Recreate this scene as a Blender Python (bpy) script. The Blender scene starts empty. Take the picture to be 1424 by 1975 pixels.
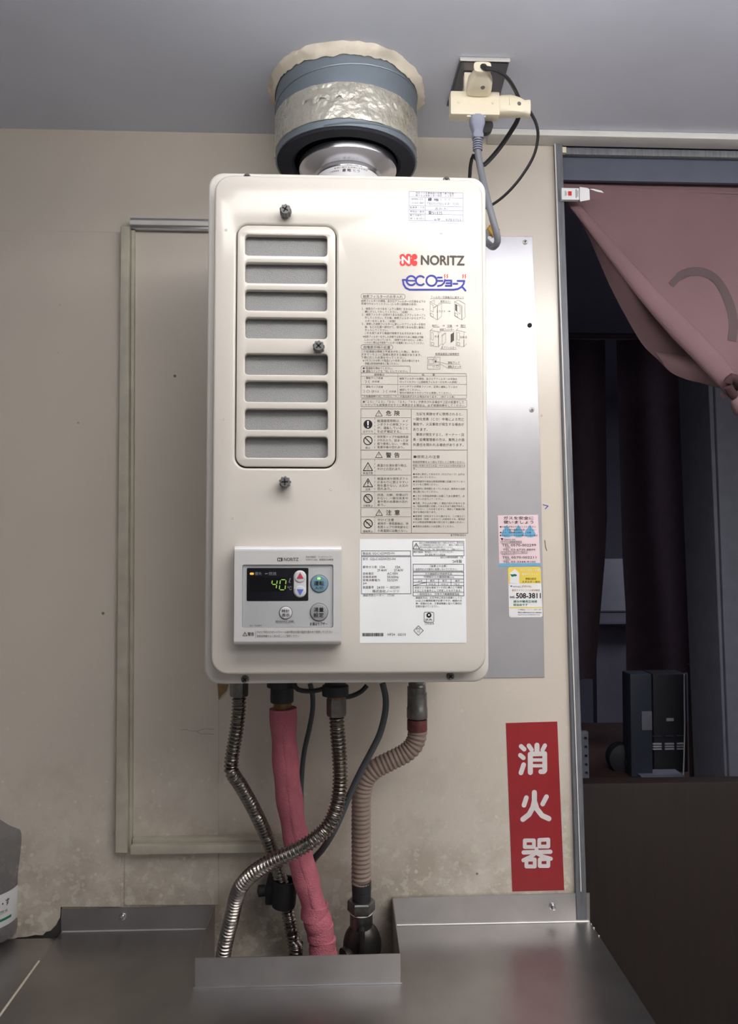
import bpy, bmesh, math, random
from mathutils import Vector
from mathutils.geometry import tessellate_polygon
random.seed(7)
SC = bpy.context.scene
COL = SC.collection
PI = math.pi

def lin(c):
    def f(v):
        v /= 255.0
        return v / 12.92 if v <= .04045 else ((v + .055) / 1.055) ** 2.4
    return (f(c[0]), f(c[1]), f(c[2]))

# ------------------------------------------------------------------ camera
cam_data = bpy.data.cameras.new('camera')
cam = bpy.data.objects.new('camera', cam_data)
COL.objects.link(cam)
cam.location = (0, -1.06, 1.43)
cam.rotation_euler = (math.radians(92.3), 0, math.radians(-2.2))
cam_data.sensor_fit = 'VERTICAL'
cam_data.sensor_height = 36.0
cam_data.sensor_width = 36.0
cam_data.lens = 1426.0 / 1975.0 * 36.0
cam_data.clip_start = .02
SC.camera = cam

# ------------------------------------------------------------------ world, exposure
world = bpy.data.worlds.new('world')
SC.world = world
world.use_nodes = True
bg = world.node_tree.nodes['Background']
bg.inputs['Color'].default_value = (.55, .6, .75, 1)
bg.inputs['Strength'].default_value = .004
vs = SC.view_settings
vs.view_transform = 'Standard'
vs.look = 'None'
vs.exposure = 0.0
vs.gamma = 1.0
vs.use_curve_mapping = False
LAMP_POWER = 11.0          # brightness of the ceiling lamp's diffuser
LAMP_X0, LAMP_X1 = -.22, 1.30
LAMP_Y0, LAMP_Y1 = -.690, -.555
LAMP_Z0, LAMP_Z1 = 1.915, 1.970

# ------------------------------------------------------------------ materials
def mat(name, col, rough=.5, metal=0., var=.05, vscale=25., bump=0., bscale=250., coat=0., spec=.5,
        emit=None, estr=0., bdist=.002, crough=.16, alpha=1., trans=0., ior=1.45, stretch=None):
    m = bpy.data.materials.new(name)
    m.use_nodes = True
    nt = m.node_tree
    b = nt.nodes['Principled BSDF']
    tc = nt.nodes.new('ShaderNodeTexCoord')
    src = tc.outputs['Object']
    if stretch:
        mp = nt.nodes.new('ShaderNodeMapping')
        mp.inputs['Scale'].default_value = stretch
        nt.links.new(src, mp.inputs['Vector'])
        src = mp.outputs['Vector']
    nz = nt.nodes.new('ShaderNodeTexNoise')
    nz.inputs['Scale'].default_value = vscale
    nz.inputs['Detail'].default_value = 4
    nt.links.new(src, nz.inputs['Vector'])
    rp = nt.nodes.new('ShaderNodeValToRGB')
    e = rp.color_ramp.elements
    e[0].position, e[1].position = .3, .7
    e[0].color = tuple(max(0, c * (1 - var)) for c in col) + (1,)
    e[1].color = tuple(min(1, c * (1 + var)) for c in col) + (1,)
    nt.links.new(nz.outputs['Fac'], rp.inputs['Fac'])
    nt.links.new(rp.outputs['Color'], b.inputs['Base Color'])
    b.inputs['Roughness'].default_value = rough
    b.inputs['Metallic'].default_value = metal
    b.inputs['Specular IOR Level'].default_value = spec
    b.inputs['Coat Weight'].default_value = coat
    b.inputs['Coat Roughness'].default_value = crough
    b.inputs['IOR'].default_value = ior
    b.inputs['Transmission Weight'].default_value = trans
    b.inputs['Alpha'].default_value = alpha
    if emit:
        b.inputs['Emission Color'].default_value = tuple(emit) + (1,)
        b.inputs['Emission Strength'].default_value = estr
    if bump:
        n2 = nt.nodes.new('ShaderNodeTexNoise')
        n2.inputs['Scale'].default_value = bscale
        n2.inputs['Detail'].default_value = 3
        nt.links.new(src, n2.inputs['Vector'])
        bp = nt.nodes.new('ShaderNodeBump')
        bp.inputs['Strength'].default_value = bump
        bp.inputs['Distance'].default_value = bdist
        nt.links.new(n2.outputs['Fac'], bp.inputs['Height'])
        nt.links.new(bp.outputs['Normal'], b.inputs['Normal'])
    return m

def wall_material(name, base, grime=1.0):
    """old cream paint: faint mottling, dark specks, splashes and peeling spots that sit low on the wall near the counter"""
    m = mat(name, base, rough=.25, var=.05, vscale=3.5, bump=.06, bscale=260, spec=.5, coat=1., crough=.22)
    nt = m.node_tree
    b = nt.nodes['Principled BSDF']
    tc = [n for n in nt.nodes if n.type == 'TEX_COORD'][0]
    base_out = b.inputs['Base Color'].links[0].from_socket
    geo = nt.nodes.new('ShaderNodeNewGeometry')
    sep = nt.nodes.new('ShaderNodeSeparateXYZ')
    nt.links.new(geo.outputs['Position'], sep.inputs[0])
    def mr(sock, a, c, d=0., e=1.):
        n = nt.nodes.new('ShaderNodeMapRange')
        n.inputs['From Min'].default_value = a
        n.inputs['From Max'].default_value = c
        n.inputs['To Min'].default_value = d
        n.inputs['To Max'].default_value = e
        nt.links.new(sock, n.inputs['Value'])
        return n.outputs['Result']
    def mul(p, q):
        n = nt.nodes.new('ShaderNodeMath'); n.operation = 'MULTIPLY'
        for i, s in enumerate((p, q)):
            if isinstance(s, float): n.inputs[i].default_value = s
            else: nt.links.new(s, n.inputs[i])
        return n.outputs[0]
    def add(p, q):
        n = nt.nodes.new('ShaderNodeMath'); n.operation = 'ADD'
        for i, s in enumerate((p, q)):
            if isinstance(s, float): n.inputs[i].default_value = s
            else: nt.links.new(s, n.inputs[i])
        return n.outputs[0]
    def noise(scale, detail=5, rough=.6):
        n = nt.nodes.new('ShaderNodeTexNoise')
        n.inputs['Scale'].default_value = scale
        n.inputs['Detail'].default_value = detail
        n.inputs['Roughness'].default_value = rough
        nt.links.new(geo.outputs['Position'], n.inputs['Vector'])
        return n.outputs['Fac']
    def mix(fac, a, col):
        n = nt.nodes.new('ShaderNodeMix'); n.data_type = 'RGBA'
        nt.links.new(fac, n.inputs['Factor'])
        nt.links.new(a, n.inputs[6])
        n.inputs[7].default_value = tuple(col) + (1,)
        return n.outputs[2]
    low = mr(sep.outputs['Z'], 1.20, .90)                 # where splashes reach
    stain = mul(mr(add(noise(13., 7, .7), mul(low, .16)), .54, .76), mul(low, .5 * grime))
    c = mix(stain, base_out, lin((128, 112, 84)))
    peel = mul(mr(add(noise(70., 5), mul(low, .10)), .63, .67), mul(low, .55 * grime))
    c = mix(peel, c, lin((226, 220, 206)))
    v = nt.nodes.new('ShaderNodeTexVoronoi')
    v.inputs['Scale'].default_value = 30.
    v.inputs['Randomness'].default_value = 1.
    nt.links.new(geo.outputs['Position'], v.inputs['Vector'])
    sc_ = nt.nodes.new('ShaderNodeSeparateColor')
    nt.links.new(v.outputs['Color'], sc_.inputs[0])
    gate = mr(add(sc_.outputs[0], mul(low, .25)), .76, .78)
    size = mr(v.outputs['Distance'], .075, .045)
    c = mix(mul(mul(gate, size), .75), c, lin((52, 42, 32)))
    v2 = nt.nodes.new('ShaderNodeTexVoronoi')                # small pale chips in the paint
    v2.inputs['Scale'].default_value = 48.
    nt.links.new(geo.outputs['Position'], v2.inputs['Vector'])
    s2 = nt.nodes.new('ShaderNodeSeparateColor')
    nt.links.new(v2.outputs['Color'], s2.inputs[0])
    lowish = mr(sep.outputs['Z'], 1.32, 1.0)
    chips = mul(mul(mr(s2.outputs[1], .72, .74), mr(v2.outputs['Distance'], .15, .10)), mul(lowish, .55))
    c = mix(chips, c, lin((232, 226, 214)))
    nt.links.new(c, b.inputs['Base Color'])
    return m

M = {}
M['wall'] = wall_material('cream_wall_paint', lin((213, 203, 190)))
M['ceiling'] = mat('grey_ceiling_paint', lin((218, 222, 236)), rough=.45, var=.05, vscale=6, bump=.05)
M['plain'] = mat('kitchen_paint', lin((184, 183, 182)), rough=.6)
M['tile_floor'] = mat('kitchen_floor', lin((160, 158, 156)), rough=.5, var=.2)
M['trim'] = mat('old_cream_green_paint', lin((190, 184, 168)), rough=.5, var=.10, vscale=40, bump=.15, bscale=120)
M['trim_white'] = mat('white_trim_paint', lin((214, 212, 208)), rough=.4, var=.05)
M['alu'] = mat('aluminium_rail', lin((205, 206, 212)), rough=.28, metal=1., var=.04)
M['jamb'] = mat('grey_door_jamb', lin((112, 114, 120)), rough=.5, var=.22, vscale=50, stretch=(6, 6, .5))
M['lintel'] = mat('slate_lintel_paint', lin((86, 91, 106)), rough=.5, var=.06)
M['enamel'] = mat('cream_enamel', lin((202, 196, 188)), rough=.15, var=.012, vscale=4, spec=.5)
M['enamel_case'] = mat('cream_enamel_case', lin((214, 209, 202)), rough=.35, var=.02)
M['mesh'] = mat('grey_filter_mesh', lin((150, 150, 150)), rough=.7, var=.12, vscale=900, bump=.6, bscale=1400)
M['knob'] = mat('dark_grey_plastic', lin((104, 103, 103)), rough=.5, var=.06)
M['slot'] = mat('black_slot', lin((30, 29, 30)), rough=.7)
M['screw'] = mat('dark_zinc_screw', lin((120, 118, 116)), rough=.4, metal=.8)
M['bright_screw'] = mat('bright_screw', lin((222, 220, 216)), rough=.3, metal=.6)
M['ink'] = mat('dark_print', lin((84, 79, 76)), rough=.6, spec=.2)
M['ink_black'] = mat('black_print', lin((38, 36, 38)), rough=.6, spec=.2)
M['ink_line'] = mat('grey_rule_print', lin((134, 127, 120)), rough=.6, spec=.2)
M['ink_pale'] = mat('pale_blue_rule_print', lin((150, 150, 182)), rough=.6, spec=.2)
M['ink_pen'] = mat('grey_pen', lin((92, 92, 108)), rough=.6, spec=.2)
M['ink_red'] = mat('red_print', lin((212, 58, 56)), rough=.5, spec=.3)
M['ink_white'] = mat('white_print', lin((236, 232, 228)), rough=.5, spec=.3)
M['ink_blue'] = mat('blue_print', lin((52, 58, 152)), rough=.5, spec=.3)
M['ink_green'] = mat('green_print', lin((40, 116, 84)), rough=.5, spec=.3)
M['ink_orange'] = mat('orange_print', lin((188, 136, 84)), rough=.5, spec=.3)
M['ink_flame'] = mat('pale_blue_print', lin((116, 178, 214)), rough=.5, spec=.3)
M['ink_yellow'] = mat('yellow_print', lin((238, 212, 96)), rough=.5, spec=.3)
M['paper'] = mat('white_paper', lin((236, 236, 238)), rough=.55, var=.015)
M['paper_pink'] = mat('pale_pink_paper', lin((236, 212, 218)), rough=.5, var=.02)
M['sign_red'] = mat('red_vinyl', lin((158, 44, 50)), rough=.4, var=.05, vscale=30)
M['sign_white'] = mat('worn_white_print', lin((226, 218, 218)), rough=.45, var=.05, vscale=80)
M['silver'] = mat('silver_plastic', lin((205, 204, 204)), rough=.34, var=.02, metal=.1)
M['panel'] = mat('silver_inset_plastic', lin((186, 187, 189)), rough=.36, var=.02, metal=.15)
M['display'] = mat('black_display', lin((22, 23, 30)), rough=.16, var=.05)
M['lcd'] = mat('black_display_window', lin((8, 9, 14)), rough=.12)
M['digit'] = mat('lit_green_digit', (.05, .1, .02), emit=(.42, .72, .12), estr=.75)
M['led_orange'] = mat('lit_orange_lamp', (.3, .1, .02), emit=(1., .45, .06), estr=1.1)
M['led_green'] = mat('lit_green_lamp', (.1, .3, .05), emit=(.42, .95, .22), estr=.9)
M['button_blue'] = mat('grey_blue_button', lin((112, 146, 162)), rough=.35, var=.02)
M['button_grey'] = mat('grey_button', lin((152, 153, 155)), rough=.35, var=.02)
M['button_pale'] = mat('pale_button', lin((200, 200, 204)), rough=.35, var=.02)
M['arrow_red'] = mat('red_arrow_print', lin((188, 60, 84)), rough=.5)
M['arrow_blue'] = mat('blue_arrow_print', lin((92, 108, 190)), rough=.5)
M['grey_print'] = mat('display_print', lin((128, 128, 130)), rough=.5)
M['duct'] = mat('galvanised_duct', lin((134, 144, 154)), rough=.42, metal=.5, var=.06, vscale=20)
M['duct_tape'] = mat('silver_cloth_tape', lin((222, 218, 204)), rough=.26, metal=.7, var=.08, vscale=60, bump=.9, bscale=75, bdist=.0035)
M['insulation'] = mat('black_insulation', lin((44, 46, 56)), rough=.75, var=.15, bump=.2)
M['collar'] = mat('cream_torn_tape', lin((222, 212, 196)), rough=.7, var=.06, vscale=60, bump=.4, bscale=90)
M['chrome'] = mat('brushed_chrome', lin((212, 212, 218)), rough=.22, metal=1., var=.03)
M['steel'] = mat('brushed_stainless', lin((196, 193, 192)), rough=.36, metal=1., var=.10, vscale=18, bump=.02, bscale=60)
M['steel_dark'] = mat('greasy_stainless', lin((168, 165, 164)), rough=.36, metal=1., var=.14, vscale=9, bump=.03, bscale=80)
M['sheet'] = mat('grey_zinc_sheet', lin((204, 202, 207)), rough=.26, metal=.55, var=.06, vscale=14, bump=.05, bscale=10)
M['flex'] = mat('flexible_steel', lin((150, 144, 138)), rough=.26, metal=1., var=.10)
M['brass'] = mat('tarnished_brass', lin((128, 104, 72)), rough=.42, metal=.9, var=.15)
M['dark_metal'] = mat('tarnished_steel', lin((128, 126, 124)), rough=.36, metal=.9, var=.25, vscale=90)
M['black'] = mat('black_rubber', lin((40, 40, 44)), rough=.55)
M['cable_grey'] = mat('dark_grey_cable', lin((74, 77, 82)), rough=.5)
M['cord_grey'] = mat('grey_cord', lin((126, 128, 136)), rough=.42)
M['plug_grey'] = mat('blue_grey_plug', lin((142, 146, 166)), rough=.4)
M['ivory'] = mat('ivory_plastic', lin((236, 226, 202)), rough=.35, var=.03)
M['plate'] = mat('socket_plate', lin((104, 104, 112)), rough=.3, metal=.6)
M['pink_wrap'] = mat('pink_foam_wrap', lin((196, 112, 126)), rough=.85, var=.10, vscale=60, bump=.8, bscale=520)
M['gas_hose'] = mat('beige_rubber_hose', lin((146, 128, 118)), rough=.6, var=.08)
M['red_band'] = mat('red_band', lin((108, 58, 58)), rough=.5, var=.3, vscale=150)
M['valve'] = mat('dark_valve_metal', lin((66, 63, 62)), rough=.36, metal=.7, var=.25, vscale=60)
M['foam'] = mat('yellow_foam', lin((196, 160, 84)), rough=.9, var=.2, bump=.6)
M['rust'] = mat('brown_gum', lin((140, 112, 76)), rough=.8, var=.25, vscale=120, bump=.6)
M['noren'] = mat('faded_pink_cloth', lin((127, 99, 103)), rough=.9, var=.05, vscale=8, bump=.25, bscale=900)
M['noren_mark'] = mat('faded_grey_dye', lin((96, 80, 83)), rough=.9, bump=.25, bscale=900)
M['tie'] = mat('dark_tie_cord', lin((70, 46, 50)), rough=.8)
M['panel_brown'] = mat('dark_brown_board', lin((37, 27, 26)), rough=.55, var=.15, vscale=14, stretch=(9, 9, .6))
M['far_dark'] = mat('far_room_paint', lin((140, 138, 152)), rough=.85)
M['far_black'] = mat('dark_appliance', lin((54, 55, 62)), rough=.6)
M['far_red'] = mat('dark_red_cloth', lin((96, 78, 88)), rough=.9, var=.1)
M['far_blue'] = mat('blue_grey_panel', lin((136, 138, 152)), rough=.6, var=.08)
M['far_brown'] = mat('dark_wood', lin((84, 64, 60)), rough=.6, var=.15)
M['far_pale'] = mat('pale_far_panel', lin((196, 197, 208)), rough=.7)
M['far_box'] = mat('grey_appliance', lin((66, 72, 86)), rough=.5)
M['lamp'] = mat('lamp_diffuser', (.8, .8, .8), emit=(1., .975, .94), estr=LAMP_POWER)
M['fill_glow'] = mat('fill_panel_glow', (.8, .8, .8), emit=(1., .975, .94), estr=5.8)  # glow of the added fill panel
M['lamp_body'] = mat('white_lamp_metal', lin((220, 220, 218)), rough=.4)
M['far_gap'] = mat('dark_gap_board', lin((66, 64, 62)), rough=.8, var=.2)
M['bottle'] = mat('clear_plastic', lin((120, 118, 122)), rough=.12, alpha=.6, spec=.6)
M['bottle_label'] = mat('white_film_label', lin((214, 214, 216)), rough=.4)

# ------------------------------------------------------------------ builders
ORG = {}

def link(name, bm, material, parent=None, loc=None, angle=32, label=None, kind=None, flat=False):
    bmesh.ops.recalc_face_normals(bm, faces=bm.faces) if not flat else None
    me = bpy.data.meshes.new(name)
    if parent is not None and loc is None:
        org = ORG[parent.name]
    else:
        org = Vector(loc) if loc is not None else sum((v.co for v in bm.verts), Vector()) / max(1, len(bm.verts))
    for v in bm.verts: v.co -= org
    bm.to_mesh(me); bm.free()
    me.materials.append(material)
    if angle:
        me.polygons.foreach_set('use_smooth', [True] * len(me.polygons))
        me.set_sharp_from_angle(angle=math.radians(angle))
    o = bpy.data.objects.new(name, me)
    COL.objects.link(o)
    if parent is not None:
        o.parent = parent
        if loc is not None: o.location = org - ORG[parent.name]
    else:
        o.location = org
    ORG[o.name] = org.copy()
    if label: o['label'] = label
    if kind: o['kind'] = kind
    return o

def thing(name, loc, label, cat, group=None):
    o = bpy.data.objects.new(name, None)
    o.empty_display_size = .03
    COL.objects.link(o)
    o.location = loc
    ORG[o.name] = Vector(loc)
    o['label'] = label; o['category'] = cat
    if group: o['group'] = group
    return o

def tag(o, label, cat, group=None):
    o['label'] = label; o['category'] = cat
    if group: o['group'] = group
    return o

def add_box(bm, x0, x1, y0, y1, z0, z1, bev=0., seg=2):
    r = bmesh.ops.create_cube(bm, size=1.0)
    vs_ = r['verts']
    for v in vs_:
        v.co = Vector(((x0 + x1) / 2 + v.co.x * (x1 - x0), (y0 + y1) / 2 + v.co.y * (y1 - y0), (z0 + z1) / 2 + v.co.z * (z1 - z0)))
    if bev:
        es = list({e for v in vs_ for e in v.link_edges})
        bmesh.ops.bevel(bm, geom=es, offset=bev, segments=seg, profile=.6, affect='EDGES')

def box(name, x0, x1, y0, y1, z0, z1, material, parent=None, bev=0., seg=2, **k):
    bm = bmesh.new()
    add_box(bm, x0, x1, y0, y1, z0, z1, bev, seg)
    return link(name, bm, material, parent, **k)

def extrude_x(name, prof, x0, x1, material, parent=None, **k):
    """bar of constant (y, z) section"""
    bm = bmesh.new()
    a = [bm.verts.new((x0, y, z)) for y, z in prof]
    b = [bm.verts.new((x1, y, z)) for y, z in prof]
    bm.faces.new(a); bm.faces.new(list(reversed(b)))
    for i in range(len(prof)):
        j = (i + 1) % len(prof)
        bm.faces.new((a[i], a[j], b[j], b[i]))
    return link(name, bm, material, parent, **k)

def area2(p):
    return sum(p[i][0] * p[(i + 1) % len(p)][1] - p[(i + 1) % len(p)][0] * p[i][1] for i in range(len(p))) / 2

def rrect(x0, z0, x1, z1, r, n=6):
    """rounded rectangle, corners counter-clockwise; z0 may be the top"""
    xa, xb = min(x0, x1), max(x0, x1); za, zb = min(z0, z1), max(z0, z1)
    pts = []
    for cx, cz, a0 in ((xb - r, zb - r, 0), (xa + r, zb - r, 90), (xa + r, za + r, 180), (xb - r, za + r, 270)):
        for i in range(n + 1):
            a = math.radians(a0 + 90 * i / n)
            pts.append((cx + r * math.cos(a), cz + r * math.sin(a)))
    return pts

def circle(cx, cz, r, n=24):
    return [(cx + r * math.cos(2 * PI * i / n), cz + r * math.sin(2 * PI * i / n)) for i in range(n)]

def add_plate(bm, loops, yf, th, bev=0., seg=3, back=True):
    """upright plate: loops[0] outline, the others holes; front face at y=yf, thickness th towards +y, front edges rounded"""
    fronts, backs = [], []
    for li, lp in enumerate(loops):
        lp = list(lp)
        if (area2(lp) > 0) != (li == 0): lp.reverse()
        n = len(lp)
        nor = []
        for i in range(n):
            a, b, c = Vector(lp[i - 1]), Vector(lp[i]), Vector(lp[(i + 1) % n])
            t1 = (b - a); t2 = (c - b)
            if t1.length < 1e-9: t1 = t2
            if t2.length < 1e-9: t2 = t1
            t1.normalize(); t2.normalize()
            n1 = Vector((-t1.y, t1.x)); n2 = Vector((-t2.y, t2.x))
            s = n1 + n2
            s = s / max(.25, s.dot(n1)) if s.length > 1e-6 else n1
            nor.append(s)
        rings = [(0., yf + th)]
        if bev:
            for k in range(seg + 1):
                a = PI / 2 * k / seg
                rings.append((bev * (1 - math.cos(a)), yf + bev * (1 - math.sin(a))))
        else:
            rings.append((0., yf))
        prev = None
        for d, y in rings:
            ring = [bm.verts.new((lp[i][0] + nor[i].x * d, y, lp[i][1] + nor[i].y * d)) for i in range(n)]
            if prev:
                for i in range(n):
                    j = (i + 1) % n
                    bm.faces.new((prev[i], prev[j], ring[j], ring[i]))
            else:
                backs.append(ring)
            prev = ring
        fronts.append(prev)
    for group in (fronts, backs) if back else (fronts,):
        polys = [[Vector((v.co.x, v.co.z, 0)) for v in g] for g in group]
        flat = [v for g in group for v in g]
        for tri in tessellate_polygon(polys):
            try: bm.faces.new([flat[i] for i in tri])
            except ValueError: pass

def plate(name, loops, yf, th, material, parent=None, bev=0., seg=3, back=True, **k):
    bm = bmesh.new()
    add_plate(bm, loops, yf, th, bev, seg, back)
    return link(name, bm, material, parent, **k)

def add_lathe(bm, prof, c, axis=(0, 0, 1), n=32, ref=None, jit=None):
    """prof: list of (radius, distance along axis)"""
    ax = Vector(axis).normalized()
    rx = Vector((1, 0, 0)) if abs(ax.x) < .9 else Vector((0, 1, 0))
    rx = (rx - ax * rx.dot(ax)).normalized()
    ry = ax.cross(rx)
    c = Vector(c)
    prev = None
    for k, (r, h) in enumerate(prof):
        if r < 1e-6:
            ring = [bm.verts.new(c + ax * h)]
        else:
            ring = []
            for i in range(n):
                a = 2 * PI * i / n
                rr, hh = (r, h) if jit is None else jit(k, i, r, h)
                ring.append(bm.verts.new(c + ax * hh + rx * (rr * math.cos(a)) + ry * (rr * math.sin(a))))
        if prev:
            if len(prev) == 1 and len(ring) > 1:
                for i in range(n): bm.faces.new((prev[0], ring[i], ring[(i + 1) % n]))
            elif len(ring) == 1 and len(prev) > 1:
                for i in range(n): bm.faces.new((prev[i], ring[0], prev[(i + 1) % n]))
            elif len(ring) > 1:
                for i in range(n):
                    j = (i + 1) % n
                    bm.faces.new((prev[i], prev[j], ring[j], ring[i]))
        prev = ring

def lathe(name, prof, c, material, parent=None, axis=(0, 0, 1), n=32, jit=None, **k):
    bm = bmesh.new()
    add_lathe(bm, prof, c, axis, n, jit=jit)
    return link(name, bm, material, parent, **k)

def spline(pts, step=.004):
    P = [Vector(p) for p in pts]
    out = []
    for i in range(len(P) - 1):
        p0 = P[i - 1] if i else P[0] * 2 - P[1]
        p1, p2 = P[i], P[i + 1]
        p3 = P[i + 2] if i + 2 < len(P) else P[-1] * 2 - P[-2]
        n = max(2, int((p2 - p1).length / step))
        for k in range(n):
            t = k / n
            out.append(.5 * ((2 * p1) + (p2 - p0) * t + (2 * p0 - 5 * p1 + 4 * p2 - p3) * t * t + (3 * p1 - p0 - 3 * p2 + p3) * t ** 3))
    out.append(P[-1])
    return out

def add_tube(bm, pts, rad, n=12, step=.004, flat=None, smooth=True):
    """tube along a smooth path; rad is a number or a function of arc length and fraction; flat squashes the section (width, height)"""
    path = spline(pts, step) if smooth else [Vector(p) for p in pts]
    acc = [0.]
    for i in range(1, len(path)): acc.append(acc[-1] + (path[i] - path[i - 1]).length)
    tot = acc[-1] or 1
    t = (path[1] - path[0]).normalized()
    nx = Vector((0, 1, 0)) if abs(t.y) < .9 else Vector((1, 0, 0))
    prev = None
    for i, p in enumerate(path):
        a = path[max(0, i - 1)]; b = path[min(len(path) - 1, i + 1)]
        t = (b - a).normalized()
        nx = (nx - t * nx.dot(t)).normalized()
        ny = t.cross(nx)
        r = rad(acc[i], acc[i] / tot) if callable(rad) else rad
        fx, fy = flat or (1, 1)
        ring = [bm.verts.new(p + nx * (r * fx * math.cos(2 * PI * k / n)) + ny * (r * fy * math.sin(2 * PI * k / n))) for k in range(n)]
        if prev:
            for k in range(n):
                j = (k + 1) % n
                bm.faces.new((prev[k], prev[j], ring[j], ring[k]))
        else:
            bm.faces.new(list(reversed(ring)))
        prev = ring
    bm.faces.new(prev)

def tube(name, pts, rad, material, parent=None, n=12, step=.004, flat=None, smooth=True, **k):
    bm = bmesh.new()
    add_tube(bm, pts, rad, n, step, flat, smooth)
    return link(name, bm, material, parent, **k)

def ribs(R, pitch, depth, sharp=1.0):
    def f(s, _):
        w = .5 + .5 * math.cos(2 * PI * s / pitch)
        return R - depth + depth * (w ** sharp)
    return f

def hexnut(name, c, r, h, material, parent, axis=(0, 0, 1), **k):
    bm = bmesh.new()
    add_lathe(bm, [(0, 0), (r * .93, 0), (r, h * .12), (r, h * .88), (r * .93, h), (0, h)], c, axis, n=6)
    return link(name, bm, material, parent, angle=20, **k)

# ------------------------------------------------------------------ flat print (lettering and rules on a surface)
INKS = []
def wrap(cx, cy, R):
    """print wrapped round an upright cylinder"""
    def f(x, z):
        a = (x - cx) / R
        return (cx + R * math.sin(a), cy - R * math.cos(a), z)
    return f

class Ink:
    """print lying on an upright face at depth y, read from the -y side; all of one colour becomes one mesh"""
    def __init__(self, name, parent, material, y, lift=.00022, warp=None, many=False):
        self.warp = warp; self.many = many
        self.name, self.parent, self.mat, self.y = name, parent, material, y - lift
        self.v, self.f, self.q, self.n = [], [], [], 0
        INKS.append(self)
    def T(self, s, rect, bold=0., res=2):
        self.q.append((s, rect, bold, res)); return self
    def poly(self, pts):
        pts = list(pts)
        if area2(pts) < 0: pts.reverse()
        b = len(self.v)
        self.n += 1
        dy = (self.n % 48) * 2.5e-6
        self.v += [(p[0], p[1], dy) for p in pts]
        for t in tessellate_polygon([[Vector((p[0], p[1], 0)) for p in pts]]):
            self.f.append(tuple(b + i for i in t))
        return self
    def rect(self, r):
        return self.poly([(r[0], r[1]), (r[2], r[1]), (r[2], r[3]), (r[0], r[3])])
    def seg(self, a, b, w):
        a, b = Vector(a), Vector(b)
        d = (b - a)
        if d.length < 1e-9: return self
        d.normalize(); n = Vector((-d.y, d.x)) * w / 2
        return self.poly([tuple(a + n), tuple(a - n), tuple(b - n), tuple(b + n)])
    def line(self, pts, w, closed=False):
        pts = [tuple(p) for p in pts]
        m = len(pts)
        for i in range(m if closed else m - 1):
            a, b = Vector(pts[i]), Vector(pts[(i + 1) % m])
            if (b - a).length < 1e-9: continue
            e = (b - a).normalized() * w * .35
            self.seg(a - e, b + e, w)
        return self
    def stroke(self, pts, w, n=10):
        """brush stroke with round ends and joins"""
        for i in range(len(pts) - 1): self.seg(pts[i], pts[i + 1], w)
        for p in pts: self.poly(circle(p[0], p[1], w / 2, n))
        return self
    def frame(self, r, w, rad=0.):
        return self.line(rrect(r[0], r[1], r[2], r[3], rad, 4) if rad else [(r[0], r[1]), (r[2], r[1]), (r[2], r[3]), (r[0], r[3])], w, True)
    def disc(self, c, r, n=20): return self.poly(circle(c[0], c[1], r, n))
    def ring(self, c, r, w, n=24): return self.line(circle(c[0], c[1], r, n), w, True)
    def arc(self, c, r, a0, a1, w, n=14):
        return self.line([(c[0] + r * math.cos(math.radians(a0 + (a1 - a0) * i / n)), c[1] + r * math.sin(math.radians(a0 + (a1 - a0) * i / n))) for i in range(n + 1)], w)
    def tri(self, c, h, w):
        x, z = c
        return self.line([(x, z + h / 2), (x - h * .58, z - h / 2), (x + h * .58, z - h / 2)], w, True)
    def warn(self, c, h, w):
        """warning triangle with its exclamation mark"""
        x, z = c
        self.tri(c, h, w)
        self.poly([(x - h * .06, z + h * .2), (x + h * .06, z + h * .2), (x + h * .03, z - h * .18), (x - h * .03, z - h * .18)])
        return self.disc((x, z - h * .3), h * .05, 8)

def finish_inks():
    jobs = []
    for ink in INKS:
        for s, rect, bold, res in ink.q:
            cu = bpy.data.curves.new('lettering_tmp', 'FONT')
            cu.body = s; cu.size = 1.0; cu.resolution_u = res
            o = bpy.data.objects.new('lettering_tmp', cu)
            COL.objects.link(o)
            jobs.append((ink, rect, o, s, bold))
    dg = bpy.context.evaluated_depsgraph_get()
    dg.update()
    for ink, r, o, s_, bold in jobs:
        me = o.evaluated_get(dg).to_mesh()
        if len(me.vertices):
            xs = [v.co.x for v in me.vertices]; ys = [v.co.y for v in me.vertices]
            x0, x1, y0, y1 = min(xs), max(xs), min(ys), max(ys)
            xa, xb = min(r[0], r[2]), max(r[0], r[2]); za, zb = min(r[1], r[3]), max(r[1], r[3])
            sx = (xb - xa) / max(1e-6, x1 - x0); sz = (zb - za) / max(1e-6, y1 - y0)
            d = bold * (zb - za) if bold >= .008 else 0.            # heavier letters: overprinted copies a hair apart
            for k, (ox, oz) in enumerate(((-d, 0), (d, 0), (0, d), (0, -d)) if d else ((0, 0),)):
                b = len(ink.v)
                ink.v += [(xa + (v.co.x - x0) * sx + ox, za + (v.co.y - y0) * sz + oz, k * 6e-6) for v in me.vertices]
                ink.f += [tuple(b + i for i in p.vertices) for p in me.polygons]
            ink.n += 2 * len(s_)
        o.evaluated_get(dg).to_mesh_clear()
    for _, _, o, _, _ in jobs:
        cu = o.data
        bpy.data.objects.remove(o); bpy.data.curves.remove(cu)
    for ink in INKS:
        me = bpy.data.meshes.new(ink.name)
        org = ORG[ink.parent.name]
        pts = [ink.warp(x, z) if ink.warp else (x, ink.y - dy, z) for x, z, dy in ink.v]
        me.from_pydata([(p[0] - org.x, p[1] - org.y, p[2] - org.z) for p in pts], [], ink.f)
        me.materials.append(ink.mat)
        o = bpy.data.objects.new(ink.name, me)
        COL.objects.link(o)
        o.parent = ink.parent
        ORG[o.name] = org
        if ink.n > 24 or ink.many: o['kind'] = 'stuff'      # print too fine to pick apart

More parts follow.
